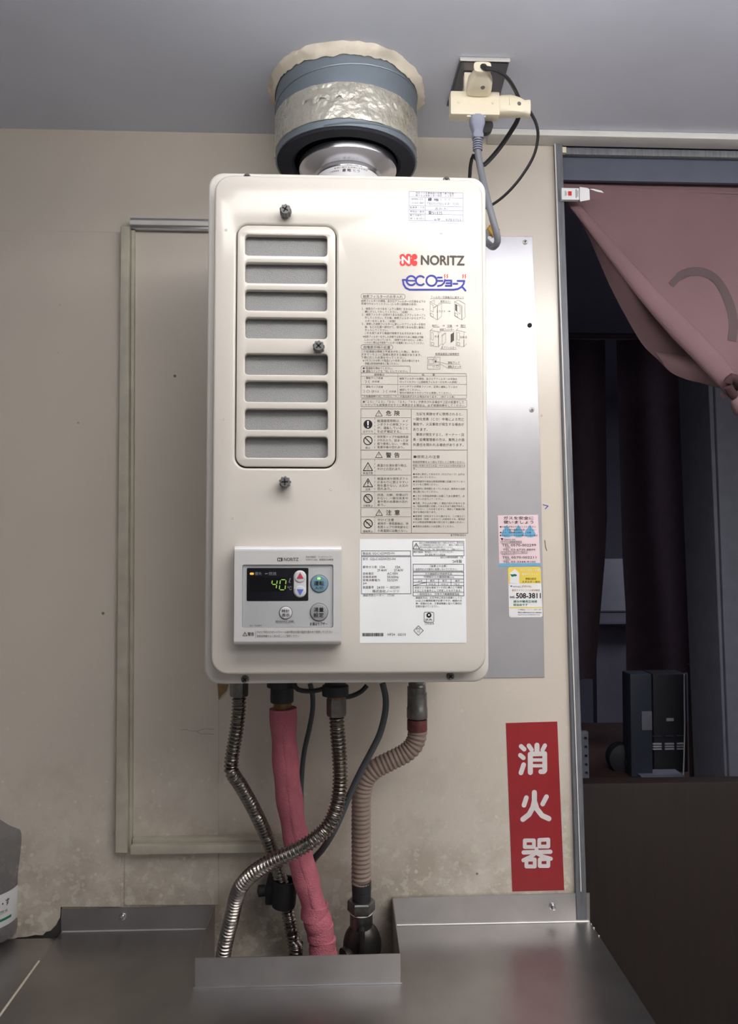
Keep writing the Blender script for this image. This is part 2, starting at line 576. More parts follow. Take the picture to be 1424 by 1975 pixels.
# ================================================================== SETTING
CEIL = 2.024
CTR = .893

def structure(o):
    o['kind'] = 'structure'; return o

# the wall behind the heater: one slab up to the door jamb, a lintel part above the opening and the rest right of it
JT, JB = .31406, .34287        # jamb edge at top and at counter height: the old wall leans a little
def jx(z): return JT + (JB - JT) * (2.0 - z) / 1.09
back = plate('wall_back', [[(-1.5, 0), (jx(0), 0), (jx(CEIL), CEIL), (-1.5, CEIL)]], 0, .10, M['wall'])
structure(back)
structure(box('wall_back', 1.15, 1.7, 0, .10, 0, CEIL, M['wall']))
structure(box('ceiling', -1.5, 1.7, -2.4, .10, CEIL, CEIL + .08, M['ceiling']))
structure(box('floor', -1.5, 1.7, -2.4, .10, -.06, 0, M['tile_floor']))
structure(box('wall_left', -1.6, -1.5, -2.4, .10, -.06, CEIL + .08, M['plain']))
structure(box('wall_right', 1.7, 1.8, -2.4, .10, -.06, CEIL + .08, M['plain']))
structure(box('wall_front', -1.6, 1.8, -2.5, -2.4, -.06, CEIL + .08, M['plain']))

# boards fixed on the wall: lower left sheet with its top joint, access panel sheet, sheet right of the heater
PZ = 1.87435
plate('wall_sheet', [[(-1.49, .8804), (-.45412, .88221), (-.44294, .88548), (-.4317, .88596),
      (-.41908, .88851), (-.40921, .88761), (-.40506, .89243), (-.39874, .89371), (-.39528, .89785),
      (-.39112, .90197), (-.38908, .90685), (-.38634, .91171), (-.38586, .92576), (-.3043, .92424), (-.31403, PZ), (-1.49, PZ)]],
      -.0025, .0024, M['wall'], back, bev=.0006, seg=1)
plate('wall_sheet', [[(-.16922, .92387), (-.16978, .99282), (-.17163, 1.22147), (-.17695, PZ), (-.30444, PZ), (-.29935, .92627)]],
      -.0018, .0017, M['wall'], back, bev=.0006, seg=1)
# bare, dark strip of board where the paint has crumbled away above the left counter
box('bare_strip', -1.49, -.38467, -.0008, .0, .86905, .93213, M['far_gap'], back)

# hairline crack, pen ticks and a scrap of brown gum on the wall
Ink('crack', back, M['rust'], -.0019).line([(-.22329,1.16624),(-.21679,1.16689),(-.21026,1.16467),(-.20158,1.16422),(-.19503,1.15983),(-.18707,1.16047),(-.17765,1.15944)], .0004).line([(-.20158,1.16422),(-.19075,1.16737),(-.17771,1.16688)], .0004)
Ink('pen_tick', back, M['ink_blue'], 0).line([(.29306,1.48353),(.30064,1.48166),(.29642,1.47751)], .0012)
Ink('scratch', back, M['slot'], 0).line([(.29522,1.43208),(.29627,1.42234),(.29811,1.41709)], .0009)
plate('gum_scrap', [[(-.17315,1.23018), (-.15787,1.22862), (-.16072,1.21993), (-.16721,1.21418), (-.17079,1.20769)]], -.004, .0035, M['rust'], back, bev=.001)

# trims
t1 = structure(plate('trim_1', [[(-.30869, 1.00336), (-.29181, 1.00309), (-.30023, 1.87708), (-.31259, 1.87687)]], -.017, .017, M['trim'], bev=.002))
plate('inner_strip', [[(-.29181, 1.00309), (-.28759, 1.00302), (-.29511, 1.87492), (-.29984, 1.87484)]], -.009, .009, M['trim'], t1, bev=.001)
r1 = structure(box('trim_2', -.30082, -.07382, -.012, 0, 1.87651, 1.89171, M['alu'], bev=.002))
box('rail_highlight', -.30008, -.07382, -.016, -.010, 1.87955, 1.88677, M['trim_white'], r1, bev=.0015)  # white strip painted in for the highlight on the rail's face
t3 = structure(box('trim_3', -.28626, -.07726, -.022, 0, 1.00314, 1.01499, M['trim'], bev=.0015))
box('ledge', -.28626, -.07939, -.013, 0, 1.01429, 1.02058, M['trim'], t3, bev=.0015)
TY = -.0285
t4 = structure(box('trim_4', .21369, 1.15, TY, 0, CEIL - .00939, CEIL, M['trim_white'], bev=.0025))

# doorway: jamb, lintel board, head rail
d1 = structure(plate('door_1', [[(.33392, .89583), (.34956, .89553), (.32569, 2.01959), (.31405, 2.01935)]], -.006, .105, M['jamb'], bev=.0015))
plate('paint_edge', [[(.3396, .93615), (.34109, .93613), (.31483, 2.01936), (.31328, 2.01933)]], -.0075, .003, M['trim_white'], d1)
LZ = 1.97123
structure(box('wall_lintel', .32431, 1.15, .014, .020, LZ, CEIL, M['lintel']))
structure(box('trim_5', .32549, 1.15, .004, .014, 2.00522, 2.01628, M['jamb'], bev=.002))
box('wedge', .32656, .33239, -.002, .004, 2.00428, 2.01292, M['ivory'], bpy.data.objects['trim_5'])

# the unlit room beyond the doorway
structure(box('floor_far', -.4, 2.6, .10, 3.4, -.06, 0, M['far_dark']))
structure(box('ceiling_far', -.4, 2.6, .10, 3.4, 2.3, 2.36, M['far_dark']))
structure(box('wall_far', -.4, 2.6, 3.4, 3.46, -.06, 2.36, M['far_dark']))
structure(box('wall_far_left', -.46, -.4, .10, 3.46, -.06, 2.36, M['far_dark']))
structure(box('wall_far_right', 2.6, 2.66, .10, 3.46, -.06, 2.36, M['far_dark']))
structure(box('wall_far_front', -.46, 2.66, .10, .13, CEIL, 2.36, M['far_dark']))

# added fill light, out of view, lifting the darkness beyond the doorway
nl = bpy.data.lights.new('far_room_fill', 'AREA')
nl.energy = 9.0; nl.size = .6; nl.color = (.86, .88, 1.)
nlo = bpy.data.objects.new('far_room_fill', nl)
COL.objects.link(nlo)
nlo.location = (2.2, 1.3, 2.25)

# ================================================================== CEILING LAMP (above and in front of the camera)
lamp = thing('ceiling_lamp', ((LAMP_X0 + LAMP_X1) / 2, (LAMP_Y0 + LAMP_Y1) / 2, CEIL), 'white batten ceiling lamp with a glowing diffuser, in front of the heater', 'lamp')
box('lamp_body', LAMP_X0, LAMP_X1, LAMP_Y0 + .03, LAMP_Y1 - .03, LAMP_Z1, CEIL, M['lamp_body'], lamp)
box('diffuser', LAMP_X0 + .005, LAMP_X1 - .005, LAMP_Y0, LAMP_Y1, LAMP_Z0, LAMP_Z1, M['lamp'], lamp, bev=.01)

def fill_panel():  # added fill light over the camera, evens out heater and walls
    o = thing('ceiling_lamp', (.8, -1.25, CEIL), 'added flat fill light panel over the camera, brightening the heater and walls', 'lamp')
    box('lamp_body', .2, 1.4, -1.55, -.95, 2.0, CEIL, M['lamp_body'], o)
    box('diffuser', .22, 1.38, -1.53, -.97, 1.992, 2.001, M['fill_glow'], o, bev=.003)
fill_panel()

# ================================================================== WATER HEATER
FL, CV = -.245, -.262
HX0, HX1, HZ0, HZ1 = -.148, .1637, 1.2755, 1.842
heater = thing('water_heater', ((HX0 + HX1) / 2, -.12, HZ0), 'large cream gas water heater with slatted vent and printed instructions, hung on the wall', 'water heater')
plate('casing', [rrect(HX0 + .004, HZ0 + .004, HX1 - .004, HZ1 - .004, .014)], FL + .009, .235, M['enamel_case'], heater)
plate('front_frame', [rrect(HX0, HZ0, HX1, HZ1, .017, 8)], FL, .012, M['enamel_case'], heater, bev=.003)
cx0, cz1, cx1, cz0 = (-.13831,1.83069,.15675,1.2883)
vx0, vz1, vx1, vz0 = (-.11407,1.77595,-.00494,1.50952)
cover = plate('front_cover', [rrect(cx0, cz0, cx1, cz1, .0185, 10), rrect(vx0, vz0, vx1, vz1, .0125, 8)], CV, .019, M['enamel'], heater, bev=.0032, seg=4)
SL = [(-.10476,1.76443,-.01534,1.74172), (-.10456,1.73397,-.01527,1.71132), (-.10435,1.7036,-.0152,1.68102), (-.10415,1.67332,-.01513,1.65053),
      (-.10417,1.63375,-.01448,1.61077), (-.10397,1.60397,-.01441,1.58105), (-.10376,1.57342,-.01434,1.55057), (-.10356,1.54325,-.01428,1.52047)]
g = .0011
vent = plate('vent_cover', [rrect(vx0 + g, vz0 + g, vx1 - g, vz1 - g, .0115, 8)] + [rrect(s[0], s[3], s[2], s[1], .0036, 5) for s in SL], CV - .0004, .0065, M['enamel'], heater, bev=.0012)
box('filter_mesh', vx0 + .004, vx1 - .004, CV + .0075, CV + .012, vz0 + .004, vz1 - .004, M['mesh'], heater)
box('vent_back', vx0 + .0005, vx1 - .0005, CV + .0125, CV + .014, vz0 + .0005, vz1 - .0005, M['slot'], heater)

def thumb_screw(x, z, y0, rot):
    n = 36
    bm = bmesh.new()
    def jit(k, i, r, h):
        return (r * (1.0 if (i % 4) < 2 else .86) if 1 <= k <= 4 else r, h)
    add_lathe(bm, [(.0042, 0), (.0058, .0015), (.0064, .004), (.0064, .0105), (.0058, .0125), (.0048, .0132), (0, .0132)], (x, y0, z), (0, -1, 0), n, jit=jit)
    o = link('thumb_screw', bm, M['knob'], heater)
    b2 = bmesh.new()
    for a in (rot, rot + 90):
        ca, sa = math.cos(math.radians(a)), math.sin(math.radians(a))
        p = [(-.0036, -.0008), (.0036, -.0008), (.0036, .0008), (-.0036, .0008)]
        add_plate(b2, [[(x + u * ca - w * sa, z + u * sa + w * ca) for u, w in p]], y0 - .0135, .0004)
    o2 = link('cross_slot', b2, M['slot'], None, loc=(x, y0, z))
    o2.parent = o; o2.location = Vector((x, y0, z)) - ORG[heater.name]
for q, rot in (((-.06014,1.78788), 60), ((-.02386,1.63966), 45), ((-.05936,1.49346), 3)):
    thumb_screw(q[0], q[1], CV, rot)

def cross_screw(name, x, z, y, r, material, parent, rot=40, label=None):
    o = lathe(name, [(r, 0), (r * .95, r * .35), (r * .6, r * .6), (0, r * .66)], (x, y, z), material, parent, axis=(0, -1, 0), n=16)
    b2 = bmesh.new()
    for a in (rot, rot + 90):
        ca, sa = math.cos(math.radians(a)), math.sin(math.radians(a))
        p = [(-r * .55, -r * .13), (r * .55, -r * .13), (r * .55, r * .13), (-r * .55, r * .13)]
        add_plate(b2, [[(x + u * ca - w * sa, z + u * sa + w * ca) for u, w in p]], y - r * .70, r * .2)
    base = ORG[parent.name] if parent is not None else Vector((0, 0, 0))
    c = link('cross_recess', b2, M['slot'], None, loc=(x, y, z))
    c.parent = o
    c.location = Vector((x, y, z)) - ORG[o.name] if parent is None else Vector((x, y, z)) - base
    if label: o['label'] = label
    return o
for x, z in ((-.10492,1.83618), (.11858,1.8369), (-.1035,1.28062), (.12082,1.28243)):
    cross_screw('screw', x, z, FL, .0044, M['screw'], heater)
for x, z in ((.11041,1.76979), (-.12628,1.56227), (-.11577,1.45545), (-.01054,1.48639), (-.12538,1.7694)):
    lathe('dimple', [(.0016, 0), (.0012, .0004), (.0006, .0002), (0, 0)], (x, CV, z), M['enamel'], heater, axis=(0, -1, 0), n=14)

# exhaust flue on top of the heater
FX, FY = .0089, -.104
flue = lathe('exhaust_flue', [(.0421, HZ1 - .012), (.0421, 1.906), (.0442, 1.9085), (.0514, 1.9106), (.0612, 1.9142), (.0639, 1.9168), (.0646, 1.9204), (.0646, 1.924), (.0617, 1.924), (.0576, 1.9214), (.0463, 1.9193), (0, 1.9193)],
             (FX, FY, 0), M['chrome'], heater, n=64)
for ang in (215, 302):
    a = math.radians(ang)
    lathe('rim_hole', [(.0012, 0), (0, .0003)], (FX + .0647 * math.cos(a), FY + .0647 * math.sin(a), 1.9219), M['slot'], heater, axis=(math.cos(a), math.sin(a), 0), n=10)
# paper label wrapped round the flue
bm = bmesh.new()
prev = None
for i in range(21):
    a = math.radians(206 + 128 * i / 20)
    x, y = FX + .0427 * math.cos(a), FY + .0427 * math.sin(a)
    cur = [bm.verts.new((x, y, 1.8566)), bm.verts.new((x, y, 1.9044 - .002 * abs(i - 10) / 10))]
    if prev: bm.faces.new((prev[0], cur[0], cur[1], prev[1]))
    prev = cur
fl_label = link('flue_label', bm, M['paper'], heater, label='white paper label wrapped round the flue')
ink = Ink('lettering', fl_label, M['ink'], FY - .0430, warp=wrap(FX, FY, .0430))
ink.T('特定ガス消費機器の設置工事', (-.00541,1.90546,.02723,1.90346)).T('監督に関する法律による表示', (-.00931,1.90217,.03507,1.90017))
ink.T('工事事業者', (-.01582,1.8984,-.00279,1.89641)).T('緑', (.00177,1.89933,.00569,1.89533), .03).T('地', (.00764,1.89945,.01221,1.89546), .03).T('ヒラ', (.01547,1.89898,.02396,1.89565))

# ---------------------------------------------------------------- writing on the front cover
# installer's sticker, upper right
q = [(.0747,1.81597), (.07348,1.78166), (.13575,1.78096), (.13535,1.81505)]
stk = plate('installer_sticker', [q], CV - .0003, .0003, M['paper'], heater, label='small white sticker filled in by pen')
SI = Ink('printed_rules', stk, M['ink_pale'], CV - .0003)
for a, b in [((.07499,1.81569),(.13477,1.81504)),((.07498,1.80957),(.13474,1.80903)),((.07495,1.79998),(.13469,1.79941)),((.07494,1.79515),(.13467,1.79492)),((.07493,1.79051),(.13464,1.79049)),((.07463,1.78324),(.13461,1.7831)),((.07499,1.81569),(.07463,1.78324)),((.09276,1.80961),(.09267,1.78314)),((.13477,1.81504),(.13461,1.7831))]:
    SI.seg(a, b, .0005)
SP = Ink('lettering', stk, M['ink_pen'], CV - .0003)
SP.T('特定ガス消費機器の設置工事の監督に', (.08215,1.81518,.12699,1.81274)).T('関する法律第６条の規定による表示', (.08214,1.81254,.12467,1.81009))
SP.T('工事事業者の名称', (.07583,1.80838,.09017,1.80623)).T('又は氏名及び連絡先', (.07582,1.80403,.09187,1.80182)).T('監督者の氏名', (.07581,1.79909,.09157,1.79676))
SP.T('資格証の番号', (.0758,1.79449,.09156,1.79211)).T('施工内容及び', (.07579,1.79014,.09155,1.78775)).T('施工年月日', (.07578,1.78659,.09153,1.78415))
SP.T('緑', (.0959,1.80883,.09992,1.80533), .05).T('地', (.10222,1.80837,.10739,1.80546), .05).T('ヒ ラ グ', (.10969,1.80856,.12062,1.80564)).T('TEL03(3765) 428・3230', (.09474,1.80384,.12981,1.80035))
SP.T('吉田 利', (.10333,1.79828,.11713,1.79566)).T('東51325', (.09586,1.79438,.11136,1.79001), .01).T('6年　6月27日', (.10272,1.78618,.13203,1.78356))

# maker's emblem and name
ER = Ink('emblem', heater, M['ink_red'], CV)
for p in [(.06754,1.74248),(.07417,1.7428),(.08057,1.74267),(.06753,1.73555),(.07415,1.73542),(.08055,1.73574)]:
    ER.disc(p, .0033, 18)
ER.rect((.06769,1.74287,.08082,1.73536))
EW = Ink('emblem_letter', heater, M['ink_white'], CV, .0004)
EW.T('N', (.06689,1.74265,.07522,1.73485), .05, 3)
EW.seg((.07711,1.74205), (.07711,1.74031), .0004).seg((.08025,1.73891), (.08368,1.73896), .0008)
NL = Ink('maker_name', heater, M['ink'], CV)
NL.T('NORITZ', (.08808,1.74442,.13565,1.73406), .045, 4)

# blue energy emblem with red steam
EB = Ink('blue_emblem', heater, M['ink_blue'], CV)
w = .00198
c1, c2, c3 = [(.07703,1.71617),(.08724,1.71631),(.09938,1.71636)]
R1 = .00506
EB.arc(c1, R1, 0, 320, w, 22).seg((c1[0] - R1, c1[1]), (c1[0] + R1, c1[1]), w * .8)
EB.arc(c2, R1, 45, 315, w, 18).arc(c3, R1 * 1.12, 0, 360, w, 26)
for st in [[(.10614,1.71997),(.11086,1.72004)],[(.1068,1.71635),(.11153,1.71642)],[(.11423,1.71759),(.11332,1.71417),(.11049,1.71152),(.10633,1.71056)],[(.11502,1.7168),(.12121,1.71689),(.12119,1.71098),(.11499,1.7109)],[(.11579,1.71386),(.12097,1.71393)],[(.12345,1.71328),(.12796,1.71335)],[(.12797,1.71653),(.13564,1.71663),(.13472,1.71298),(.13222,1.70977),(.12849,1.70756),(.12342,1.7067),(.0751,1.70606),(.07118,1.70793),(.06872,1.71186),(.06772,1.71683),(.07288,1.71691)],[(.13313,1.71023),(.13694,1.70574)]]:
    EB.line(st, w)
ES = Ink('red_steam', heater, M['ink_red'], CV)
for st in [[(.11437,1.72361),(.11358,1.72246),(.11436,1.72111),(.11368,1.71951)],[(.11719,1.72365),(.11639,1.7225),(.11718,1.72115),(.11649,1.71955)],[(.13466,1.7239),(.13387,1.72275),(.13465,1.72139),(.13396,1.71979)],[(.13726,1.72393),(.13646,1.72278),(.13725,1.72143),(.13656,1.71983)]]:
    ES.line(st, .00088)

# printed care notes
IN = Ink('care_notes', heater, M['ink'], CV)
IR = Ink('care_rules', heater, M['ink_line'], CV, many=True)
lw = .00042
for s, r in (
    ('給気フィルターのお手入れ', (.02413,1.69982,.06761,1.69608)),
    ('給気フィルターの掃除、及びエアフィルターの交換を以下の', (.02215,1.69451,.09269,1.69163)), ('手順で行なってください。(１ヵ月１回程度の目安)', (.02215,1.69111,.08298,1.6883)),
    ('１．給気カバーのつまみ（上下２箇所）をゆるめ、カバーを', (.02272,1.68588,.09095,1.68312)), ('横にずらして外してください。（右図）', (.02612,1.68246,.07327,1.67977)),
    ('２．給気フィルターは取付つまみを回しエアフィルターごと', (.02272,1.67929,.09264,1.67659)), ('外してください。その後、給気フィルターからエアフィ', (.02612,1.67586,.09263,1.67317)), ('ルターを外します。（右図）', (.02612,1.67223,.0596,1.66954)),
    ('３．清掃した給気フィルターに新しいエアフィルターを取付', (.02273,1.66908,.09261,1.66638)), ('後、もとの位置へ取付けて、取付用つまみを回し確実に', (.02612,1.66566,.0926,1.66296)), ('セットしてください。', (.02613,1.66216,.05164,1.65947)),
    ('これを怠りますと機器が故障するおそれがあります。', (.02613,1.65893,.08916,1.65624)), ('※給気フィルターを外した状態では安全のために機器は作動', (.02386,1.65492,.09029,1.65234)), ('しないようになっています。（故障ではありません）お使い', (.02613,1.65161,.08971,1.64892)),
    ('いただく際は必ず給気フィルターを確実にセットしてください。', (.02613,1.64835,.0914,1.64566)), ('故障表示時の処置', (.02443,1.64358,.05389,1.64015)),
    ('この給湯器は燃焼上不具合が生じた際に、数字と', (.02217,1.63858,.08568,1.6359)), ('文字でリモコンに故障を表示する機能があります。', (.02217,1.63528,.08795,1.63259)), ('下表に応じた処置を行ってください。', (.02218,1.63194,.07089,1.62926)),
    ('※リモコンはお使いの製品により形状・型式が異なります。', (.02387,1.62871,.08679,1.62603)), ('詳細は取扱説明書をご覧ください。', (.02613,1.62536,.06294,1.62268)),
    ('給湯栓を閉めてください。', (.02726,1.6202,.05669,1.61752)), ('運転スイッチを「切」にしてください。', (.02727,1.61702,.07313,1.61434)),
    ('故障表示', (.03631,1.6129,.04762,1.61063)), ('処　　　置', (.08846,1.61338,.10267,1.61098)), ('・運転ランプ点滅', (.02557,1.60932,.04592,1.60693)), ('が点滅', (.03405,1.60535,.04196,1.60308)),
    ('給気フィルターの掃除、及びエアフィルターの交換を', (.06404,1.60898,.12715,1.60641)), ('行ってください（上図給気フィルターのお手入れ参照）。', (.06404,1.60545,.12998,1.60288)),
    ('・運転ランプ点滅', (.02557,1.59964,.04591,1.59726)), ('または', (.03461,1.59454,.04139,1.59227)), ('が点滅', (.0527,1.59469,.06006,1.59241)),
    ('メインダクトの排気ファンが、正常に運転しているか', (.06403,1.60031,.12767,1.59774)), ('確認してください。', (.06402,1.59672,.08671,1.59427)), ('室内の換気を十分行ってから使用してください。', (.06402,1.59343,.12081,1.59098)),
    ('２台連結時には、Ｆ□□と「Ｆ」が追加表示される場合があります。（例Ｆ０５等）', (.02501,1.58914,.1242,1.58686)),
    ('「１０」「１３」「９０」「９４」「９９」が表示される場合や上記の処置をして', (.02727,1.58378,.13443,1.58065)), ('いただいても故障表示がすぐに再表示する場合は、必ず修理依頼をしてください。', (.02332,1.5799,.13612,1.57723)),
    ('フィルター交換後元に戻すこと', (.09841,1.69958,.13503,1.69687)), ('給気カバー', (.10925,1.69495,.12069,1.69224)), ('スライド', (.10464,1.68365,.11435,1.68106)), ('→', (.11664,1.68347,.12007,1.68174)),
    ('取外し', (.10001,1.66777,.10743,1.66507)), ('→', (.11086,1.66758,.11371,1.66557)), ('交換', (.11657,1.66794,.12171,1.66524)), ('→', (.12571,1.66775,.12857,1.66573)), ('取付', (.13143,1.66811,.13658,1.66541)),
    ('給気フィルター', (.10856,1.6636,.12398,1.66101)), ('外す', (.10254,1.65572,.10739,1.65314)), ('はめる', (.1308,1.65547,.13823,1.653)), ('エアフィルター', (.11019,1.64364,.12617,1.64095)),
    ('給湯温度及び故障表示', (.10332,1.63663,.12956,1.63405)), ('運転ランプ', (.11696,1.62724,.13009,1.62455)), ('運転スイッチ', (.11695,1.62267,.13178,1.61998)), ('ETFK021', (.11954,1.4383,.13537,1.43605))):
    IN.T(s, r, .004)
for c in [(.025,1.61873),(.02501,1.61549),(.02501,1.58195)]: IN.disc(c, .00112, 12)
IR.frame((.02186,1.70097,.07046,1.69534), lw, .00269).frame((.02189,1.64472,.05672,1.63946), lw, .00252)
IR.frame((.02191,1.61386,.13749,1.58633), lw, .0012).frame((.02191,1.58491,.13761,1.57666), lw, .0012)
IR.line([(.02201,1.61336),(.02201,1.62002),(.02274,1.62116),(.07485,1.62164),(.0757,1.62079),(.07568,1.61383)], lw)
for a in [[(.06218,1.61371),(.06214,1.58961)],[(.0219,1.61005),(.13743,1.61105)],[(.02191,1.60095),(.13738,1.6019)],[(.02191,1.5893),(.13732,1.59019)],[(.09783,1.69646),(.13502,1.69693)],[(.1081,1.69169),(.12068,1.69185)],[(.1081,1.69169),(.10237,1.68615)],[(.10115,1.66469),(.108,1.66477)],[(.11599,1.66486),(.12228,1.66493)],[(.13085,1.66503),(.13715,1.6651)],[(.10798,1.66058),(.12454,1.66076)],[(.12454,1.66076),(.12224,1.65763)],[(.10904,1.64039),(.12673,1.64057)],[(.10904,1.64039),(.11249,1.64605)],[(.10332,1.63352),(.12955,1.63378)],[(.10332,1.63352),(.09988,1.62702)],[(.11696,1.62403),(.13065,1.62416)],[(.11696,1.62403),(.10443,1.62706)],[(.11694,1.61957),(.13177,1.6197)],[(.11694,1.61957),(.10557,1.62593)]]:
    IR.line(a, lw * .8)
# little drawings of the heater and its filter
for a in [[(.09782,1.693),(.1058,1.6885),(.10574,1.67296),(.09777,1.67747),(.09782,1.693)],[(.09782,1.693),(.1024,1.69479),(.10238,1.69133)],[(.1058,1.6885),(.11038,1.69086),(.11033,1.67704),(.10574,1.67296)],[(.09838,1.69071),(.10123,1.68902),(.10121,1.68153),(.09836,1.68323)],[(.09835,1.68035),(.1012,1.67923),(.10119,1.67578),(.09834,1.67747),(.09835,1.68035)],[(.10122,1.68614),(.10466,1.68848)],[(.12469,1.69334),(.13269,1.68883),(.13261,1.67327),(.12462,1.67779),(.12469,1.69334)],[(.12469,1.69334),(.12928,1.69513)],[(.12928,1.69513),(.13614,1.69118),(.1361,1.68311),(.13664,1.67678),(.13261,1.67327)],[(.12754,1.68992),(.13097,1.68823),(.13093,1.67959),(.1275,1.68185),(.12754,1.68992)],[(.12521,1.68125),(.12806,1.67955),(.12805,1.6761),(.12519,1.67779),(.12521,1.68125)],[(.09772,1.66138),(.10684,1.65976),(.10677,1.64312),(.09766,1.64418),(.09772,1.66138)],[(.09772,1.66138),(.10057,1.66314)],[(.10684,1.65976),(.10969,1.65922)],[(.10677,1.64312),(.10964,1.64659)],[(.09885,1.6591),(.10113,1.65855),(.1011,1.65052),(.09882,1.65107),(.09885,1.6591)],[(.09881,1.6482),(.10166,1.64766),(.10165,1.64479),(.0988,1.64533),(.09881,1.6482)],[(.11081,1.65521),(.11482,1.65813),(.11478,1.64837),(.11077,1.64546),(.11081,1.65521)],[(.11081,1.65521),(.11024,1.65578),(.11425,1.65869),(.11482,1.65813)],[(.12626,1.6617),(.13483,1.66007),(.13475,1.64341),(.12618,1.64447),(.12626,1.6617)],[(.12626,1.6617),(.12856,1.66345)],[(.13483,1.66007),(.13712,1.65952)],[(.13475,1.64341),(.13762,1.64688)],[(.12739,1.65941),(.13025,1.65887),(.13021,1.65083),(.12736,1.65137),(.12739,1.65941)],[(.12734,1.6485),(.1302,1.64795),(.13018,1.64508),(.12733,1.64563),(.12734,1.6485)],[(.09477,1.63155),(.10844,1.63168),(.10839,1.61852),(.09473,1.6184),(.09477,1.63155)],[(.0959,1.62927),(.10159,1.62933),(.10158,1.62475),(.09589,1.6247),(.0959,1.62927)],[(.10274,1.62991),(.10444,1.62993),(.10443,1.62535),(.10272,1.62533),(.10274,1.62991)],[(.09474,1.62297),(.10841,1.6231)]]:
    IR.line(a, lw * .8)
IN.poly([(.12024,1.65704),(.12396,1.65937),(.12392,1.65018),(.1202,1.64756)]).poly([(.12554,1.69105),(.12725,1.68992),(.12722,1.68242),(.12551,1.68384)])
IN.seg((.1058,1.6885), (.10574,1.67296), .0006).seg((.13269,1.68883), (.13261,1.67327), .0006).seg((.10682,1.65689), (.10677,1.6437), .0006).seg((.13479,1.65145), (.13475,1.64341), .0006)
IN.disc((.10358,1.62706), .0011, 10)
IR.ring((.10128,1.62131), .0009, lw * .7, 10).ring((.10555,1.62135), .0013, lw * .7, 12)
for c in [(.02896,1.60414),(.02699,1.59332),(.03235,1.59336),(.04817,1.59349)]:
    for sx in (-1, 1):
        IR.line([(c[0] + sx * .0022, c[1] + .0016), (c[0] + sx * .0010, c[1]), (c[0] + sx * .0022, c[1] - .0016)], lw)

# warning table
IT = Ink('warning_text', heater, M['ink'], CV)
IL = Ink('warning_rules', heater, M['ink_line'], CV)
IL.frame((.02183,1.57439,.13801,1.43918), .00055)
for a in [[(.07667,1.57436),(.07658,1.43918)],[(.02194,1.52929),(.13757,1.52984)]]: IL.line(a, .00055)
for a in [[(.02192,1.56458),(.07665,1.56493)],[(.02193,1.54692),(.07661,1.54722)],[(.02194,1.51936),(.07654,1.51959)],[(.02195,1.50189),(.0765,1.50208)],[(.02196,1.48423),(.07646,1.48438)],[(.02196,1.46666),(.07642,1.46676)],[(.02197,1.45696),(.0764,1.45703)]]: IL.line(a, lw)
for a in [[(.03703,1.56445),(.03703,1.5623)],[(.03703,1.56054),(.03703,1.5584)],[(.03703,1.55664),(.03703,1.55449)],[(.03702,1.55274),(.03702,1.55059)],[(.03702,1.54884),(.03702,1.54669)],[(.03702,1.54494),(.03702,1.5428)],[(.03702,1.54104),(.03702,1.5389)],[(.03702,1.53715),(.03702,1.53501)],[(.03702,1.53325),(.03702,1.53111)],[(.03701,1.5192),(.03701,1.51706)],[(.03701,1.51531),(.03701,1.51318)],[(.03701,1.51143),(.03701,1.50929)],[(.03701,1.50754),(.03701,1.50541)],[(.03701,1.50366),(.03701,1.50153)],[(.03701,1.49978),(.03701,1.49765)],[(.03701,1.4959),(.03701,1.49377)],[(.03701,1.49202),(.037,1.48989)],[(.037,1.48815),(.037,1.48602)],[(.037,1.48427),(.037,1.48321)],[(.037,1.48234),(.037,1.48127)],[(.037,1.4804),(.037,1.47933)],[(.037,1.47846),(.037,1.4774)],[(.037,1.47653),(.037,1.47546)],[(.037,1.47459),(.037,1.47353)],[(.037,1.47266),(.037,1.47159)],[(.037,1.47072),(.037,1.46966)],[(.037,1.46879),(.037,1.46773)],[(.03699,1.45676),(.03699,1.45569)],[(.03699,1.45482),(.03699,1.45376)],[(.03699,1.45289),(.03699,1.45183)],[(.03699,1.45096),(.03699,1.4499)],[(.03699,1.44903),(.03699,1.44797)],[(.03699,1.4471),(.03699,1.44604)],[(.03699,1.44517),(.03699,1.44411)],[(.03699,1.44324),(.03699,1.44218)],[(.03699,1.44131),(.03699,1.44025)]]: IL.seg(a[0], a[1], lw)
for c in [(.04138,1.56958),(.04135,1.5243),(.0416,1.46153)]: IT.warn(c, .00632, .0006)
for s, r in (('危', (.04911,1.57249,.05493,1.56681)), ('険', (.05832,1.57255,.06415,1.56687)), ('警', (.04907,1.52683,.05488,1.52118)), ('告', (.05826,1.52688,.0639,1.52122)), ('注', (.04918,1.46447,.05497,1.45874)), ('意', (.05834,1.46448,.06408,1.45875))):
    IT.T(s, r, .018, 3)
